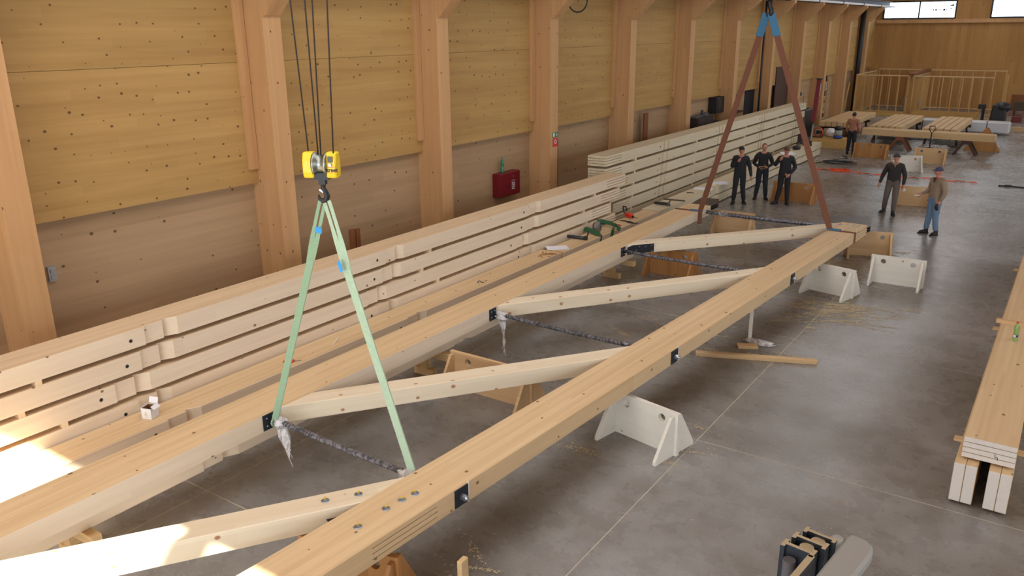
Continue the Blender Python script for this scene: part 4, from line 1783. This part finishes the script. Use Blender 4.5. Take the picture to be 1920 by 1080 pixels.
# ================================================================== FAR END OF THE HALL
def stud_wall(label, p0, p1, z0, z1, pitch, thick=.1, double_ends=True):
    p0, p1 = Vector(p0), Vector(p1)
    L = (p1 - p0).length
    rz = math.atan2(p1.y - p0.y, p1.x - p0.x)
    r = empty('stud_wall', (p0.x, p0.y, z0), rz)
    tag(r, label, 'stud wall', 'timber stud walls of the far room')
    Hh = z1 - z0
    for nm, z in (('bottom_plate', .025), ('top_plate', Hh - .03)):
        q = MB()
        q.box((L / 2, 0, z), (L, thick, .05 if nm[0] == 'b' else .06))
        q.build(nm, W_PLANK, r)
    q = MB()
    q.box((0, 0, Hh / 2), (.055, thick, Hh - .12))
    sm = q.mesh('stud', W_STUD)
    n = max(2, int(round(L / pitch)))
    for i in range(n + 1):
        x = .03 + (L - .06) * i / n
        o = bpy.data.objects.new('stud', sm)
        C.objects.link(o)
        o.parent = r
        o.location = (x, 0, 0)
    return r


stud_wall('timber stud wall, front left one of the unfinished room', (-12.0, 55.6), (-8.98, 55.6), .05, 2.42, .5)
stud_wall('timber stud wall, front right one of the unfinished room', (-8.72, 55.6), (-4.45, 55.6), .05, 2.42, .56)
stud_wall('timber stud wall running back at the left end of the unfinished room', (-12.0, 55.72), (-12.0, 61.6), .05, 2.42, .42)
stud_wall('long timber stud wall at the back of the unfinished room', (-11.9, 61.75), (-4.3, 61.75), .05, 2.52, .62)
stud_wall('inner stud partition, left one of the pair in the unfinished room', (-8.95, 55.7), (-8.95, 61.6), .05, 2.36, .6)
stud_wall('inner stud partition, right one of the pair in the unfinished room', (-8.75, 55.7), (-8.75, 61.6), .05, 2.36, .6)
q = MB()
q.b2((0, 0, 0), (.34, 6.2, .12))
o = q.build('header_beam', W_BROWN, None, (-9.02, 55.5, 2.43), bevel=.005)
tag(o, 'brown header beam lying along the top of the inner partition', 'beam')
q = MB()
q.box((0, 0, 1.2), (.12, .2, 2.4))
o = q.build('post', W_STUD, None, (-4.0, 58.6, 0))
tag(o, 'single free-standing stud right of the unfinished room', 'post')
q = MB()
q.b2((0, 0, .0), (3.5, .08, .42))
o = q.build('wall_panel_board', wood('yellow_board_wood', srgb(202, 162, 98), srgb(170, 128, 70), 'X', band=.2, knots=.3), None, (-8.5, 55.2, 0))
tag(o, 'long yellow board on edge along the foot of the front right stud wall', 'board')
q = MB()
q.b2((0, 0, .0), (2.6, .08, .3))
o = q.build('wall_panel_board', MATS['yellow_board_wood'], None, (-11.6, 55.2, 0))
tag(o, 'yellow board on edge along the foot of the front left stud wall', 'board')
# stepladder inside
ld = empty('stepladder', (-9.15, 58.5, 0), .1)
tag(ld, 'grey stepladder standing open inside the unfinished room', 'ladder')
for sy in (-1, 1):
    for sx in (-1, 1):
        q = MB()
        q.tube([(sx * .62, sy * .28, 0), (sx * .04, sy * .18, 2.15)], .03, 6)
        q.build('rail', M_GREY, ld)
for k in range(7):
    t = (k + 1) / 8
    q = MB()
    q.box((-.62 + .58 * t, 0, 2.15 * t), (.1, .56 - .2 * t, .03))
    q.build('step', M_GREY, ld)
q = MB()
q.box((0, 0, 2.15), (.2, .4, .05))
q.build('cap_tray', M_GREY2, ld)

# short beams in three groups on supports
for gi, (x0, n, gname, z) in enumerate(((-10.55, 5, 'left', .62), (-8.1, 5, 'middle', .62), (-5.86, 5, 'right', .62))):
    for k in range(n):
        q = MB()
        for lz in range(4):
            q.b2((0, 0, lz * .06), (.25, 6.0, lz * .06 + .055))
        q.b2((.004, .02, 0), (.246, 5.98, .2))
        o = q.build('short_beam', [W_PLANK, W_ENDGRAIN][0], None, (x0 + .285 * k, 41.4 + .05 * ((k * 3) % 4) + (.6 if gi == 0 else 0), z))
        o.data.transform(Matrix.Identity(4))
        tag(o, '%s beam from the left in the %s group of short beams at the far end' % (NTH[k], gname), 'beam',
            '%s group of short beams' % gname)
    for y in (42.6, 46.3):
        h = empty('sawhorse', (x0 + .67, y, 0))
        tag(h, 'sawhorse under the %s group of short beams, %s one' % (gname, 'nearer' if y < 44 else 'farther'), 'sawhorse', 'sawhorses under the short beams')
        q = MB()
        q.box((0, 0, z - .07), (1.6, .1, .14))
        q.build('crossbar', M_DKBROWN, h)
        for sx in (-1, 1):
            for sy in (-1, 1):
                q = MB()
                q.tube([(sx * .6, sy * .03, z - .1), (sx * .68, sy * .24, 0)], .04, 4)
                q.build('leg', M_DKBROWN, h)

# bundle of four long beams on two sawhorses
for k in range(4):
    q = MB()
    lam = .066
    for lz in range(4):
        q.b2((0, 0, lz * .07), (5.25, .14, lz * .07 + lam))
    q.b2((.9, .004, .005), (4.4, .136, .27))
    o = q.build('long_beam', W_PLANK, None, (-8.05, 39.62 + .152 * k, .62))
    tag(o, '%s of the four long beams laid side by side on dark sawhorses' % ('nearest', 'second', 'third', 'farthest')[k], 'beam', 'four long beams on sawhorses')
for x, m, lab in ((-3.85, M_DKBROWN, 'dark brown sawhorse under the right end of the long beams'),
                  (-6.45, mat('reddish_sawhorse', srgb(120, 74, 48), .7), 'reddish sawhorse under the middle of the long beams')):
    h = empty('sawhorse', (x, 39.9, 0))
    tag(h, lab, 'sawhorse')
    q = MB()
    q.box((0, 0, .54), (.34, .7, .15))
    q.build('crossbar', m, h)
    for sx in (-1, 1):
        for sy in (-1, 1):
            q = MB()
            q.box((sx * .27, sy * .28, .27), (.1, .09, .62), (0, -sx * .55, 0))
            q.build('leg', m, h)
h = empty('stand', (-3.35, 41.3, 0))
tag(h, 'triangular plywood stand behind the right end of the long beams', 'stand')
for y in (0, .5):
    q = MB()
    q.prism([(-.75, 0), (.6, 0), (.6, .06), (.1, .98), (.0, .98), (-.75, .06)], y, y + .05, 'Y')
    q.build('side', W_ORANGE, h)
q = MB()
q.box((.02, -.03, .62), (.16, .03, .3))
q.build('label_board', W_PLANK, h)
q = MB()
q.box((0, .27, .08), (1.3, .5, .06))
q.build('base_board', W_ORANGE, h)

# pallet truck
pt = empty('pallet_truck', (-5.2, 40.2, 0), .0)
pt.location = (-5.15, 39.1, 0)
tag(pt, 'black pallet truck with upright handle before the long beams', 'pallet truck')
q = MB()
q.tube([(0, 0, .2), (0, .06, .95)], .025, 8)
q.build('shaft', M_BLK, pt)
q = MB()
q.tube([(-.04, .07, .95), (-.1, .075, 1.05), (-.1, .08, 1.2), (.1, .08, 1.2), (.1, .075, 1.05), (.04, .07, .95)], .02, 6)
q.build('handle', M_BLK, pt)
q = MB()
q.box((0, 0, .17), (.3, .25, .25))
q.build('pump', M_BLK, pt, bevel=.02)
for sx in (-1, 1):
    q = MB()
    q.box((sx * .19, .7, .06), (.16, 1.15, .06))
    q.build('fork', M_BLK, pt)
    q = MB()
    q.lathe([(.08, -.03), (.08, .03)], 12, (sx * .1, 0, .08), Matrix.Rotation(PI / 2, 4, 'Y'))
    q.build('wheel', M_GREY2, pt)

# wrapped bundle
wb = empty('wrapped_bundle', (-5.2, 48.3, 0))
tag(wb, 'long bundle wrapped in white foil lying before the unfinished room', 'bundle')
q = MB()
q.box((0, 0, .36), (4.7, .8, .56))
o = q.build('wrapping', mat('white_foil', srgb(206, 208, 212), .25, var=.1, bump=.6, scale=5), wb, bevel=.06)
for x in (-1.6, 1.35):
    q = MB()
    q.box((x, 0, .36), (.03, .815, .575))
    q.build('band', M_BLK, wb)
for x in (-1.8, 0, 1.8):
    q = MB()
    q.box((x, 0, .04), (.1, .8, .08))
    q.build('foot_block', M_DKBROWN, wb)
q = MB()
q.box((0, 0, .16), (2.6, .9, .3))
o = q.build('wrapped_bundle', MATS['white_foil'], None, (-7.7, 44.0, 0), .05, bevel=.08)
o.location = (-7.0, 44.6, 0)
tag(o, 'low bundle in crumpled clear foil between the short beam groups', 'bundle')
q = MB()
q.ball((0, 0, .12), (.75, .4, .14), 20, 10, fn=lambda v: .8 + .35 * noise.noise(v * 3.2))
o = q.build('foil_heap', M_FILM, None, (-5.2, 40.9, -.02))
tag(o, 'crumpled clear foil heaped under the long beams', 'foil')
# dark machine
mc = empty('floor_machine', (-3.95, 53.2, 0))
tag(mc, 'black covered machine at the right end of the unfinished room', 'machine')
q = MB()
q.box((.15, 0, .55), (.8, .8, 1.1), top=.8)
q.ball((.3, 0, .95), (.42, .4, .3), 14, 8)
q.build('cover', M_BLK, mc, bevel=.05)
q = MB()
q.box((-.62, 0, .5), (.14, .2, 1.0))
q.box((-.7, -.02, .95), (.36, .3, .28))
q.build('control_column', M_BLK, mc, bevel=.03)
q = MB()
q.b2((0, 0, .35), (1.0, .5, .85))
o = q.build('crate', mat('dark_olive_crate', srgb(74, 62, 48), .7), None, (-3.5, 58.5, 0))
q = MB()
for sx in (.05, .85):
    q.b2((sx, .05, -.0), (sx + .1, .45, .35))
q.build('leg', M_DKBROWN, o)
tag(o, 'dark olive crate on legs before the end wall', 'crate')
q = MB()
q.box((0, 0, .16), (.5, .4, .32))
q.tube([(-.2, 0, .32), (-.1, 0, .42), (.1, 0, .42), (.2, 0, .32)], .02, 6)
o = q.build('tool_box', mat('dark_red_box', srgb(110, 36, 34), .5), None, (-3.0, 55.0, 0), bevel=.02)
tag(o, 'dark red toolbox on the floor right of the black machine', 'toolbox')
for k, (y, z) in enumerate(((51.2, .1), (50.0, .0))):
    q = MB()
    q.b2((0, 0, 0), (2.4, .16, .1))
    o = q.build('floor_timber', W_PLANK, None, (-3.0 + .3 * k, y, z if k == 0 else 0), -.25 * k)
    tag(o, 'timber lying at the right edge of the far floor, %s one' % ('upper', 'lower')[k], 'timber')
    if k == 0:
        o.location.z = .0
# left far floor clutter
q = MB()
q.b2((0, 0, 0), (1.5, .1, .36))
o = q.build('curb_board', MATS['yellow_board_wood'], None, (-10.1, 38.9, 0), .05)
tag(o, 'yellow board on edge on the floor behind the low stack end', 'board')
q = MB()
q.box((0, 0, .19), (1.5, .9, .38))
o = q.build('work_platform', MATS['yellow_board_wood'], None, (-9.45, 39.7, 0), .05)
tag(o, 'low platform carrying the vacuum and cable reel', 'platform')
cr = empty('cable_reel', (-9.95, 39.6, .38))
tag(cr, 'orange cable reel on the low platform at the far left', 'reel')
q = MB()
M = Matrix.Rotation(PI / 2, 4, 'X')
for t in range(4):
    q.tube([(.2 * math.cos(a), -.06 + .04 * t, .24 + .2 * math.sin(a)) for a in [2 * PI * i / 20 for i in range(20)]], .025, 6, closed=True)
q.build('cable', mat('dull_orange', srgb(186, 82, 44), .6), cr)
q = MB()
q.lathe([(.09, -.12), (.09, .12)], 14, (0, 0, .24), M)
q.build('drum', M_BLK, cr)
q = MB()
q.box((0, 0, .02), (.4, .3, .04))
q.build('stand', M_BLK, cr)
vc = empty('shop_vacuum', (-9.05, 39.55, .38))
tag(vc, 'shop vacuum with black head and blue base beside the man in brown', 'vacuum')
q = MB()
q.lathe([(.2, .02), (.2, .12), (.17, .14)], 16)
q.build('base', mat('vacuum_blue', srgb(40, 70, 150), .5), vc)
q = MB()
q.lathe([(.15, .14), (.17, .2), (.17, .4)], 16)
q.build('tank', M_GREY, vc)
q = MB()
q.lathe([(.18, .4), (.18, .5), (.1, .56)], 16)
q.build('motor_head', M_BLK, vc)
q = MB()
q.ball((0, 0, .2), (.34, .26, .22), 18, 12, fn=lambda v: .85 + .3 * noise.noise(v * 2.7))
o = q.build('sack', M_WHITE, None, (-9.45, 39.98, .38))
tag(o, 'pale crumpled sack between the cable reel and the vacuum', 'sack')
q = MB()
q.box((0, 0, 1.0), (.05, .16, 2.0), (0, .1, 0))
o = q.build('leaning_board', W_STUD, None, (-12.25, 54.6, 0))
tag(o, 'narrow board leaning at the farthest column', 'board')

# ================================================================== FLOOR CLUTTER
def ribbon_thing(name, pts, wd, m, label, cat, up=(0, 0, 1)):
    q = MB()
    P = [Vector(p) for p in pts]
    base = P[0].copy()
    wds = []
    for i, p in enumerate(P):
        t = (P[min(i + 1, len(P) - 1)] - P[max(i - 1, 0)]).normalized()
        tw = math.sin(i * 1.3) * .9
        wds.append((Vector((-t.y, t.x, 0)) * math.cos(tw) + Vector((0, 0, math.sin(tw)))))
    q.ribbon([p - base for p in P], wds, wd, .004)
    o = q.build(name, m, None, base)
    return tag(o, label, cat)


pts = [(-8.35 + 5.75 * i / 36, 32.72 + .1 * math.sin(i * .8) - .2 * i / 36, .028 + .012 * math.sin(i * 2)) for i in range(37)]
ribbon_thing('ratchet_strap', pts, .05, M_ORANGE, 'long orange red ratchet strap stretched across the far floor', 'strap')
q = MB()
for k, (x, y, r) in enumerate(((0, 0, .2), (.16, .03, .16), (-.18, .0, .12))):
    q.ribbon([(x + r * 1.4 * math.cos(a), y + r * .6 * math.sin(a), .05 + .03 * math.sin(a * 2 + k)) for a in [2 * PI * i / 14 for i in range(15)]], (0, 0, 1), .06, .005)
q.box((-.1, 0, .05), (.22, .08, .06))
o = q.build('strap_heap', M_ORANGE, None, (-7.3, 32.75, 0))
tag(o, 'heap of orange red strap with ratchet at the near end of the stretched strap', 'strap')
q = MB()
for k in range(4):
    r = .34 + .06 * k
    q.tube([(r * 1.3 * math.cos(a) + .05 * k, r * .75 * math.sin(a), .02 + .012 * k) for a in [2 * PI * i / 26 for i in range(26)]], .013, 5, closed=True)
q.tube([(-.5, -.1, .02), (-.9, -.6, .014), (-.6, -1.3, .014), (-.35, -1.9, .014)], .013, 5)
q.tube([(-.4, .2, .02), (-.2, .9, .014), (.1, 1.6, .014), (-.1, 1.9, .014), (-.3, 2.3, .014)], .013, 5)
o = q.build('cable_coil', M_BLK, None, (-7.9, 34.7, 0))
tag(o, 'black cable coiled on the floor behind the orange strap', 'cable')
q = MB()
q.tube([(0, 0, .02), (.3, .0, .03), (.4, .02, .03)], .025, 6)
q.box((.3, 0, .04), (.2, .07, .06), (0, 0, .1))
q.ribbon([(.4, .02, .02), (.7, .0, .02), (1.6, .03, .02)], (0, 0, 1), .05, .006)
o = q.build('ratchet_strap', M_INK, None, (-1.97, 32.4, 0))
tag(o, 'black ratchet strap lying at the right edge of the far floor', 'strap')
# plank on the floor
q = MB()
q.box((0, 0, .035), (1.95, .11, .07))
o = q.build('floor_plank', wood('knotty_plank', srgb(208, 180, 138), srgb(178, 142, 96), 'X', band=.2, knots=.6, knot_r=.09), None, (-3.83, 12.7, 0), .385, bevel=.004)
tag(o, 'knotty plank lying on the floor right of the near chord', 'plank')
q = MB()
q.box((0, 0, .31), (.06, .045, .62))
o = q.build('prop_stick', W_WHITE, None, (-4.2, 13.5, 0), .2, bevel=.003)
tag(o, 'pale stick standing upright under the near chord', 'stick')
q = MB()
q.box((0, 0, .025), (.34, .16, .05), (0, 0, .5))
o = q.build('offcut', W_PLANK, None, (-4.12, 13.15, 0), 0, bevel=.004)
tag(o, 'short offcut on the floor beside the upright stick', 'offcut')
o = wad('film_scrap', (0, 0, .03), (.3, .12, .05), 9, None, (-4.0, 13.42, 0))
tag(o, 'crumpled film scrap by the offcut on the floor', 'film')
q = MB()
q.box((0, 0, .26), (.055, .11, .52))
o = q.build('prop_stick', W_PLANK, None, (-4.14, 5.14, 0), .05, bevel=.003)
tag(o, 'timber stick standing upright near the lower edge of the picture', 'stick')
q = MB()
q.box((0, 0, .006), (.1, .3, .012))
o = q.build('rubber_mat', M_GREY2, None, (-2.25, 5.25, 0), .6)
tag(o, 'dark grey rubber strip lying near the lower edge', 'mat')

# sawdust: loose flakes, nobody could count them
q = MB()
rnd = random.Random(11)
def flakes(cx, cy, sx, sy, n, rot=0.0):
    wisps = [(rnd.gauss(0, sx), rnd.gauss(0, sy), rnd.uniform(-.5, .5), rnd.uniform(.05, .22), rnd.uniform(.008, .04)) for _ in range(max(3, n // 60))]
    for _ in range(n):
        wx, wy, wa, wl, ww = wisps[rnd.randrange(len(wisps))]
        u, v = rnd.gauss(0, wl), rnd.gauss(0, ww)
        x, y = wx + u * math.cos(wa) - v * math.sin(wa), wy + u * math.sin(wa) + v * math.cos(wa)
        c, s = math.cos(rot), math.sin(rot)
        X, Y = cx + x * c - y * s, cy + x * s + y * c
        a, ln, wd = rnd.random() * PI, rnd.uniform(.005, .02), rnd.uniform(.002, .006)
        dx, dy = math.cos(a) * ln, math.sin(a) * ln
        ex, ey = -math.sin(a) * wd, math.cos(a) * wd
        z = .001 + rnd.random() * .006
        q._add([(X - dx - ex, Y - dy - ey, z), (X + dx - ex, Y + dy - ey, z + rnd.random() * .006), (X + dx + ex, Y + dy + ey, z + .002),
                (X - dx + ex, Y - dy + ey, z + .002)], [(0, 1, 2, 3)])
flakes(-3.3, 16.1, .5, .4, 5200, .3)
flakes(-3.2, 15.2, .5, .25, 700, .5)
flakes(-4.0, 18.9, .4, .7, 6500)
flakes(-3.1, 20.6, .25, .9, 800)
flakes(-6.8, 23.0, .35, .3, 600)
flakes(-6.0, 13.2, .5, .5, 500)
flakes(-3.65, 8.9, .12, .5, 260)
flakes(-4.7, 8.8, .12, .25, 160)
flakes(-4.2, 5.5, .22, .25, 160)
flakes(-4.3, 12.9, .8, .3, 300)
for _ in range(70):
    flakes(rnd.uniform(-5, -.5), rnd.uniform(5, 16), .3, .3, 4)
so = q.build('sawdust', M_DUST)
tag(so, 'pale sawdust and shavings scattered on the grey floor', 'sawdust', kind='stuff')

# ================================================================== ON THE LOW BEAM ROW
ZB = .55
cb = empty('carton', (-9.3, 5.22, ZB), .35)
tag(cb, 'small white open carton standing on the low beam', 'carton')
q = MB()
s_, hh, t_ = .075, .15, .004
q.b2((-s_, -s_, 0), (s_, s_, t_))
q.b2((-s_, -s_, 0), (s_, -s_ + t_, hh))
q.b2((-s_, s_ - t_, 0), (s_, s_, hh))
q.b2((-s_, -s_, 0), (-s_ + t_, s_, hh))
q.b2((s_ - t_, -s_, 0), (s_, s_, hh))
q.build('body', M_WHITE, cb)
q = MB()
q.b2((-s_ + .004, -s_ + .005, .005), (s_ - .004, s_ - .005, .006))
q.b2((-s_ + .006, s_ - .007, .005), (s_ - .006, s_ - .005, hh - .005))
q.b2((-s_ + .005, -s_ + .006, .005), (-s_ + .007, s_ - .006, hh - .005))
q.build('lining', mat('brown_card', srgb(120, 84, 56), .8), cb)
for k, (cc, dd, rr) in enumerate((((-s_ - .035, 0, hh - .02), (.003, .13, .06), (0, .8, 0)), ((0, s_ + .02, hh + .05), (.13, .003, .08), (-.35, 0, 0)),
                                  ((s_ + .02, 0, hh + .01), (.003, .13, .06), (0, -.9, 0)))):
    q = MB()
    q.box(cc, dd, rr)
    q.build('flap', M_WHITE, cb)
q = MB()
q.tube([(-.02, -s_ - .001, .05), (-.01, -s_ - .001, .1), (.015, -s_ - .001, .09), (.0, -s_ - .001, .07), (.02, -s_ - .001, .05)], .003, 5)
q.b2((-.02, -s_ - .002, .03), (.025, -s_ - .001, .036))
q.build('yellow_print', M_YTIP, cb)
tk = empty('tape_measure', (-9.23, 7.45, ZB), .6)
tag(tk, 'flat red tool with grey blade lying on the low beam behind the left sling', 'tool')
q = MB()
q.box((0, 0, .014), (.16, .08, .028))
q.build('case', M_REDB, tk, bevel=.006)
q = MB()
q.box((.12, .03, .01), (.12, .018, .006), (0, 0, .3))
q.build('blade', M_ZINC, tk)
q = MB()
q.box((0, 0, .008), (.025, .34, .016))
o = q.build('wood_stick', W_PALE, None, (-9.26, 8.45, ZB), .55)
tag(o, 'thin pale wooden stick lying across the low beam', 'stick')
q = MB()
q.box((0, .0, .003), (.5, .34, .005), (0, .01, 0))
q.box((.02, .0, .008), (.44, .3, .004), (0, -.02, .1))
o = q.build('paper_sheets', M_PAPER, None, (-9.32, 15.35, ZB), .75)
tag(o, 'white paper sheets on the low beam left of the caulking gun', 'paper')
q = MB()
for k in range(7):
    q.box((rnd.uniform(-.16, .16), rnd.uniform(-.2, .2), .006 + .003 * k), (rnd.uniform(.06, .2), rnd.uniform(.02, .05), .005), (0, rnd.uniform(-.1, .1), rnd.uniform(0, 3)))
q.box((-.03, .02, .04), (.02, .02, .08))
o = q.build('wood_chips', W_ORANGE, None, (-9.25, 14.65, ZB))
tag(o, 'reddish wood splinters on the low beam before the papers', 'splinters')
q = MB()
for k, (x, y, a) in enumerate(((-.05, 0, .4), (.06, .08, 1.2), (.0, -.1, 2.0), (.08, -.04, 2.8))):
    q.prism([(x, y), (x + .06 * math.cos(a), y + .06 * math.sin(a)), (x + .02, y + .05)], .0, .012)
o = q.build('wood_chips', M_GREY2, None, (-9.25, 12.3, ZB))
tag(o, 'two grey scraps on the low beam left of the splinters', 'scraps')
cg = empty('caulking_gun', (-9.38, 16.3, ZB), .12)
tag(cg, 'black caulking gun lying on the low beam beside the papers', 'tool')
q = MB()
q.lathe([(.035, -.26), (.04, -.25), (.04, .2), (.035, .21)], 14, (0, 0, .045), Matrix.Rotation(PI / 2, 4, 'Y'))
q.lathe([(.012, .2), (.006, .3)], 8, (-.56, 0, .045), Matrix.Rotation(PI / 2, 4, 'Y'))
q.build('barrel', M_MAST, cg)
q = MB()
q.tube([(.2, 0, .05), (.27, 0, .08), (.29, .02, .16), (.27, .06, .2)], .018, 6)
q.box((.24, 0, .05), (.07, .08, .09))
q.build('grip', M_BLK, cg)
q = MB()
q.tube([(-.3, 0, .05), (-.26, 0, .05)], .02, 8)
q.build('nozzle_ring', M_ZINC, cg)
# green strap bundle with a roll
gs = empty('strap_bundle', (-9.3, 17.55, ZB))
tag(gs, 'tangled dark green strap draped over the low beam', 'strap')
for k, pth in enumerate((((-.5, .1, .1), (-.2, .2, .14), (.1, .15, .13), (.3, -.05, .14), (.33, -.18, .04), (.31, -.22, -.12)),
                         ((-.35, .25, .05), (-.1, .28, .1), (.18, .22, .08), (.36, .1, .06), (.38, .0, .02)),
                         ((-.3, -.5, .05), (-.05, -.62, .09), (.15, -.7, .05), (.29, -.72, .02), (.3, -.76, -.13)),
                         ((-.45, -.35, .03), (-.2, -.5, .07), (.0, -.6, .1), (.2, -.62, .04)))):
    q = MB()
    P = [Vector(p) for p in pth]
    q.ribbon(P, [(0, .5, 1)] * (len(P) - 2) + [(.2, 1, 0)] * 2, .09, .02)
    q.build('strand', M_STRAPD, gs)
q = MB()
M = Matrix.Rotation(1.35, 4, 'Y')
q.lathe([(.05, -.05), (.13, -.05), (.13, .05), (.05, .05)], 22, (0, 0, .12), M, 0)
o = q.build('tape_roll', mat('grey_tape', srgb(120, 112, 106), .3, .3), None, (-9.32, 17.2, ZB))
tag(o, 'grey roll of tape in the tangle of green strap', 'tape')
# drill and small tools
dl = empty('power_drill', (-9.35, 19.0, ZB), -.5)
tag(dl, 'red power tool with black bow handle on the low beam', 'tool')
q = MB()
q.box((0, 0, .07), (.3, .11, .1))
q.build('motor', M_REDB, dl, bevel=.02)
q = MB()
q.tube([(-.15, 0, .08), (-.26, .0, .12), (-.28, .0, .26), (-.16, .0, .27), (-.1, 0, .16)], .018, 6)
q.build('bow_handle', M_BLK, dl)
q = MB()
q.lathe([(.03, .15), (.02, .22), (.008, .23), (.008, .38)], 8, (0, 0, .06), Matrix.Rotation(PI / 2, 4, 'Y'))
q.build('spindle', M_BLK, dl)
dr_ = random.Random(4)
for k in range(9):
    q = MB()
    q.lathe([(.006, 0), (.006, .05), (.009, .055), (.009, .16), (.002, .18)], 6, M=Matrix.Rotation(PI / 2, 4, 'Y'))
    o = q.build('drill_bit', M_BLK, None, (-9.42 + .055 * k, 18.55 - .02 * k + .03 * dr_.random(), ZB + .009), .4 + .3 * dr_.random())
    tag(o, 'small black drill bit in the loose row on the low beam, %s from the left' % (NTH + ['ninth'])[k], 'drill bit', 'drill bits on the low beam')
q = MB()
q.box((0, 0, .012), (.2, .03, .024))
q.box((.11, 0, .012), (.05, .018, .016))
o = q.build('marker', M_REDB, None, (-9.22, 18.1, ZB), -.3, bevel=.004)
tag(o, 'red marker lying before the drill bits', 'marker')
ag = empty('angle_grinder', (-9.3, 20.9, ZB), .2)
tag(ag, 'black angle grinder on the low beam near the dark steel strip', 'tool')
q = MB()
q.lathe([(.03, -.2), (.04, -.15), (.045, .05), (.035, .15)], 12, (0, 0, .06), Matrix.Rotation(PI / 2, 4, 'Y'))
q.build('motor', M_BLK, ag)
q = MB()
q.lathe([(.075, 0), (.075, .006)], 18, (.2, 0, .02))
q.lathe([(.04, .006), (.045, .08)], 12, (.2, 0, .02))
q.build('guard', M_GREY2, ag)
q = MB()
q.tube([(.18, .0, .06), (.2, .12, .1), (.22, .2, .13)], .016, 6)
q.build('side_handle', M_BLK, ag)
q = MB()
q.box((0, 0, .012), (.62, .09, .024))
o = q.build('steel_strip', M_RUST, None, (-9.28, 21.75, ZB), .1)
tag(o, 'dark steel strip lying across the low stack near its front end', 'strip')
q = MB()
q.tube([(-.1, 0, .012), (0, .03, .012), (.1, .02, .014), (.12, -.03, .012)], .012, 6)
o = q.build('allen_key', M_BLK, None, (-9.33, 23.0, ZB))
tag(o, 'small black hook tool on the low stack behind the steel strip', 'tool')
for k, (x, y, a, w_, l_, lab) in enumerate(((-9.25, 23.85, .3, .55, .42, 'large white drawing sheet on the low stack, nearest of three'),
                                            (-9.2, 25.0, .6, .6, .45, 'large white drawing sheet on the low stack left of the men in black'),
                                            (-9.28, 29.2, .2, .5, .4, 'white drawing sheet on the low stack between the men in black'),
                                            (-9.28, 32.6, .4, .5, .7, 'white sheets on the low stack right of the men in black'))):
    q = MB()
    q.box((0, 0, .003), (w_, l_, .005), (0, .01, 0))
    q.box((.05, .06, .009), (w_ * .8, l_ * .8, .004), (0, -.02, .3))
    o = q.build('drawing_sheet', M_PAPER, None, (x, y, ZB), a)
    tag(o, lab, 'paper', 'drawing sheets on the low stack')
q = MB()
q.box((0, 0, .03), (.3, .12, .05))
o = q.build('wood_block', W_PALE, None, (-9.2, 24.45, ZB), .3)
tag(o, 'small yellow wood block weighing down the drawing sheets', 'block')

# ================================================================== FORKLIFT MAST (lower edge)
fk = empty('forklift', (-1.0, 4.3, 0), -.12)
tag(fk, 'grey forklift with dusty mast channels cut off by the lower picture edge', 'forklift')
ZM = 2.12
MXY = (-1.0, 4.3)


def channel(x0, x1, y0, y1, t, z1, z0=.1, flip=False):
    """I-section mast profile seen from above: web along x, flanges along y"""
    q = MB()
    q.b2((x0, y0, z0), (x0 + t, y1, z1))
    q.b2((x1 - t, y0, z0), (x1, y1, z1))
    ym = (y0 + y1) / 2
    q.b2((x0 + t, ym - t / 2, z0), (x1 - t, ym + t / 2, z1))
    return q


def two_tone(q, name, parent):
    o = q.build(name, [M_MAST, M_SAND], parent)
    for p in o.data.polygons:
        if p.normal.z > .9:
            p.material_index = 1
    return o


two_tone(channel(-.19, .02, .36, .45, .028, ZM), 'mast_channel', fk)
two_tone(channel(-.17, .05, .49, .57, .026, ZM), 'mast_channel', fk)
two_tone(channel(-.14, .07, .60, .67, .024, ZM + .0), 'mast_channel', fk)
q = MB()
q.lathe([(.04, .2), (.04, ZM - .06)], 16, (-.11, .33, 0))
q.build('lift_cylinder', M_GREY2, fk)
q = MB()
q.lathe([(.045, ZM - .16), (.045, ZM - .02)], 16, (-.06, .475, 0))
q.lathe([(.045, ZM - .16), (.045, ZM - .02)], 16, (-.03, .585, 0))
q.build('roller', M_SAND, fk)
q = MB()
q.b2((-.012, -1.6, ZM - .08), (.03, .38, ZM))
two_tone(q, 'guard_bar', fk)
q = MB()
q.prism([(.1, -1.6), (.27, -1.6), (.29, .62), (.285, .68), (.265, .74), (.23, .775), (.18, .785), (.1, .78)], ZM - .09, ZM)
q.build('overhead_guard', M_GREY, fk, bevel=.02)
q = MB()
q.lathe([(.05, ZM - .3), (.05, ZM - .02), (.03, ZM), (.01, ZM + .002)], 18, (.06, .68, 0))
q.build('chain_anchor', M_GREY, fk)
q = MB()
q.lathe([(.2, 1.5), (.22, 1.55), (.21, 1.7), (.15, 1.74)], 22, (.4, .38, 0))
q.build('beacon_dome', M_GREY, fk)
q = MB()
q.b2((-.45, -2.2, .35), (.45, -.1, 1.1))
q.build('chassis', M_GREY, fk, bevel=.05)
for sx in (-1, 1):
    for y in (-.3, -1.8):
        q = MB()
        q.lathe([(.3, -.1), (.3, .1)], 18, (sx * .45, y, .3), Matrix.Rotation(PI / 2, 4, 'Y'))
        q.build('wheel', M_BLK, fk)
q = MB()
q.b2((.28, -.6, ZM - .12), (.3, .2, ZM - .02))
q.build('rubber_edge', M_BLK, fk)
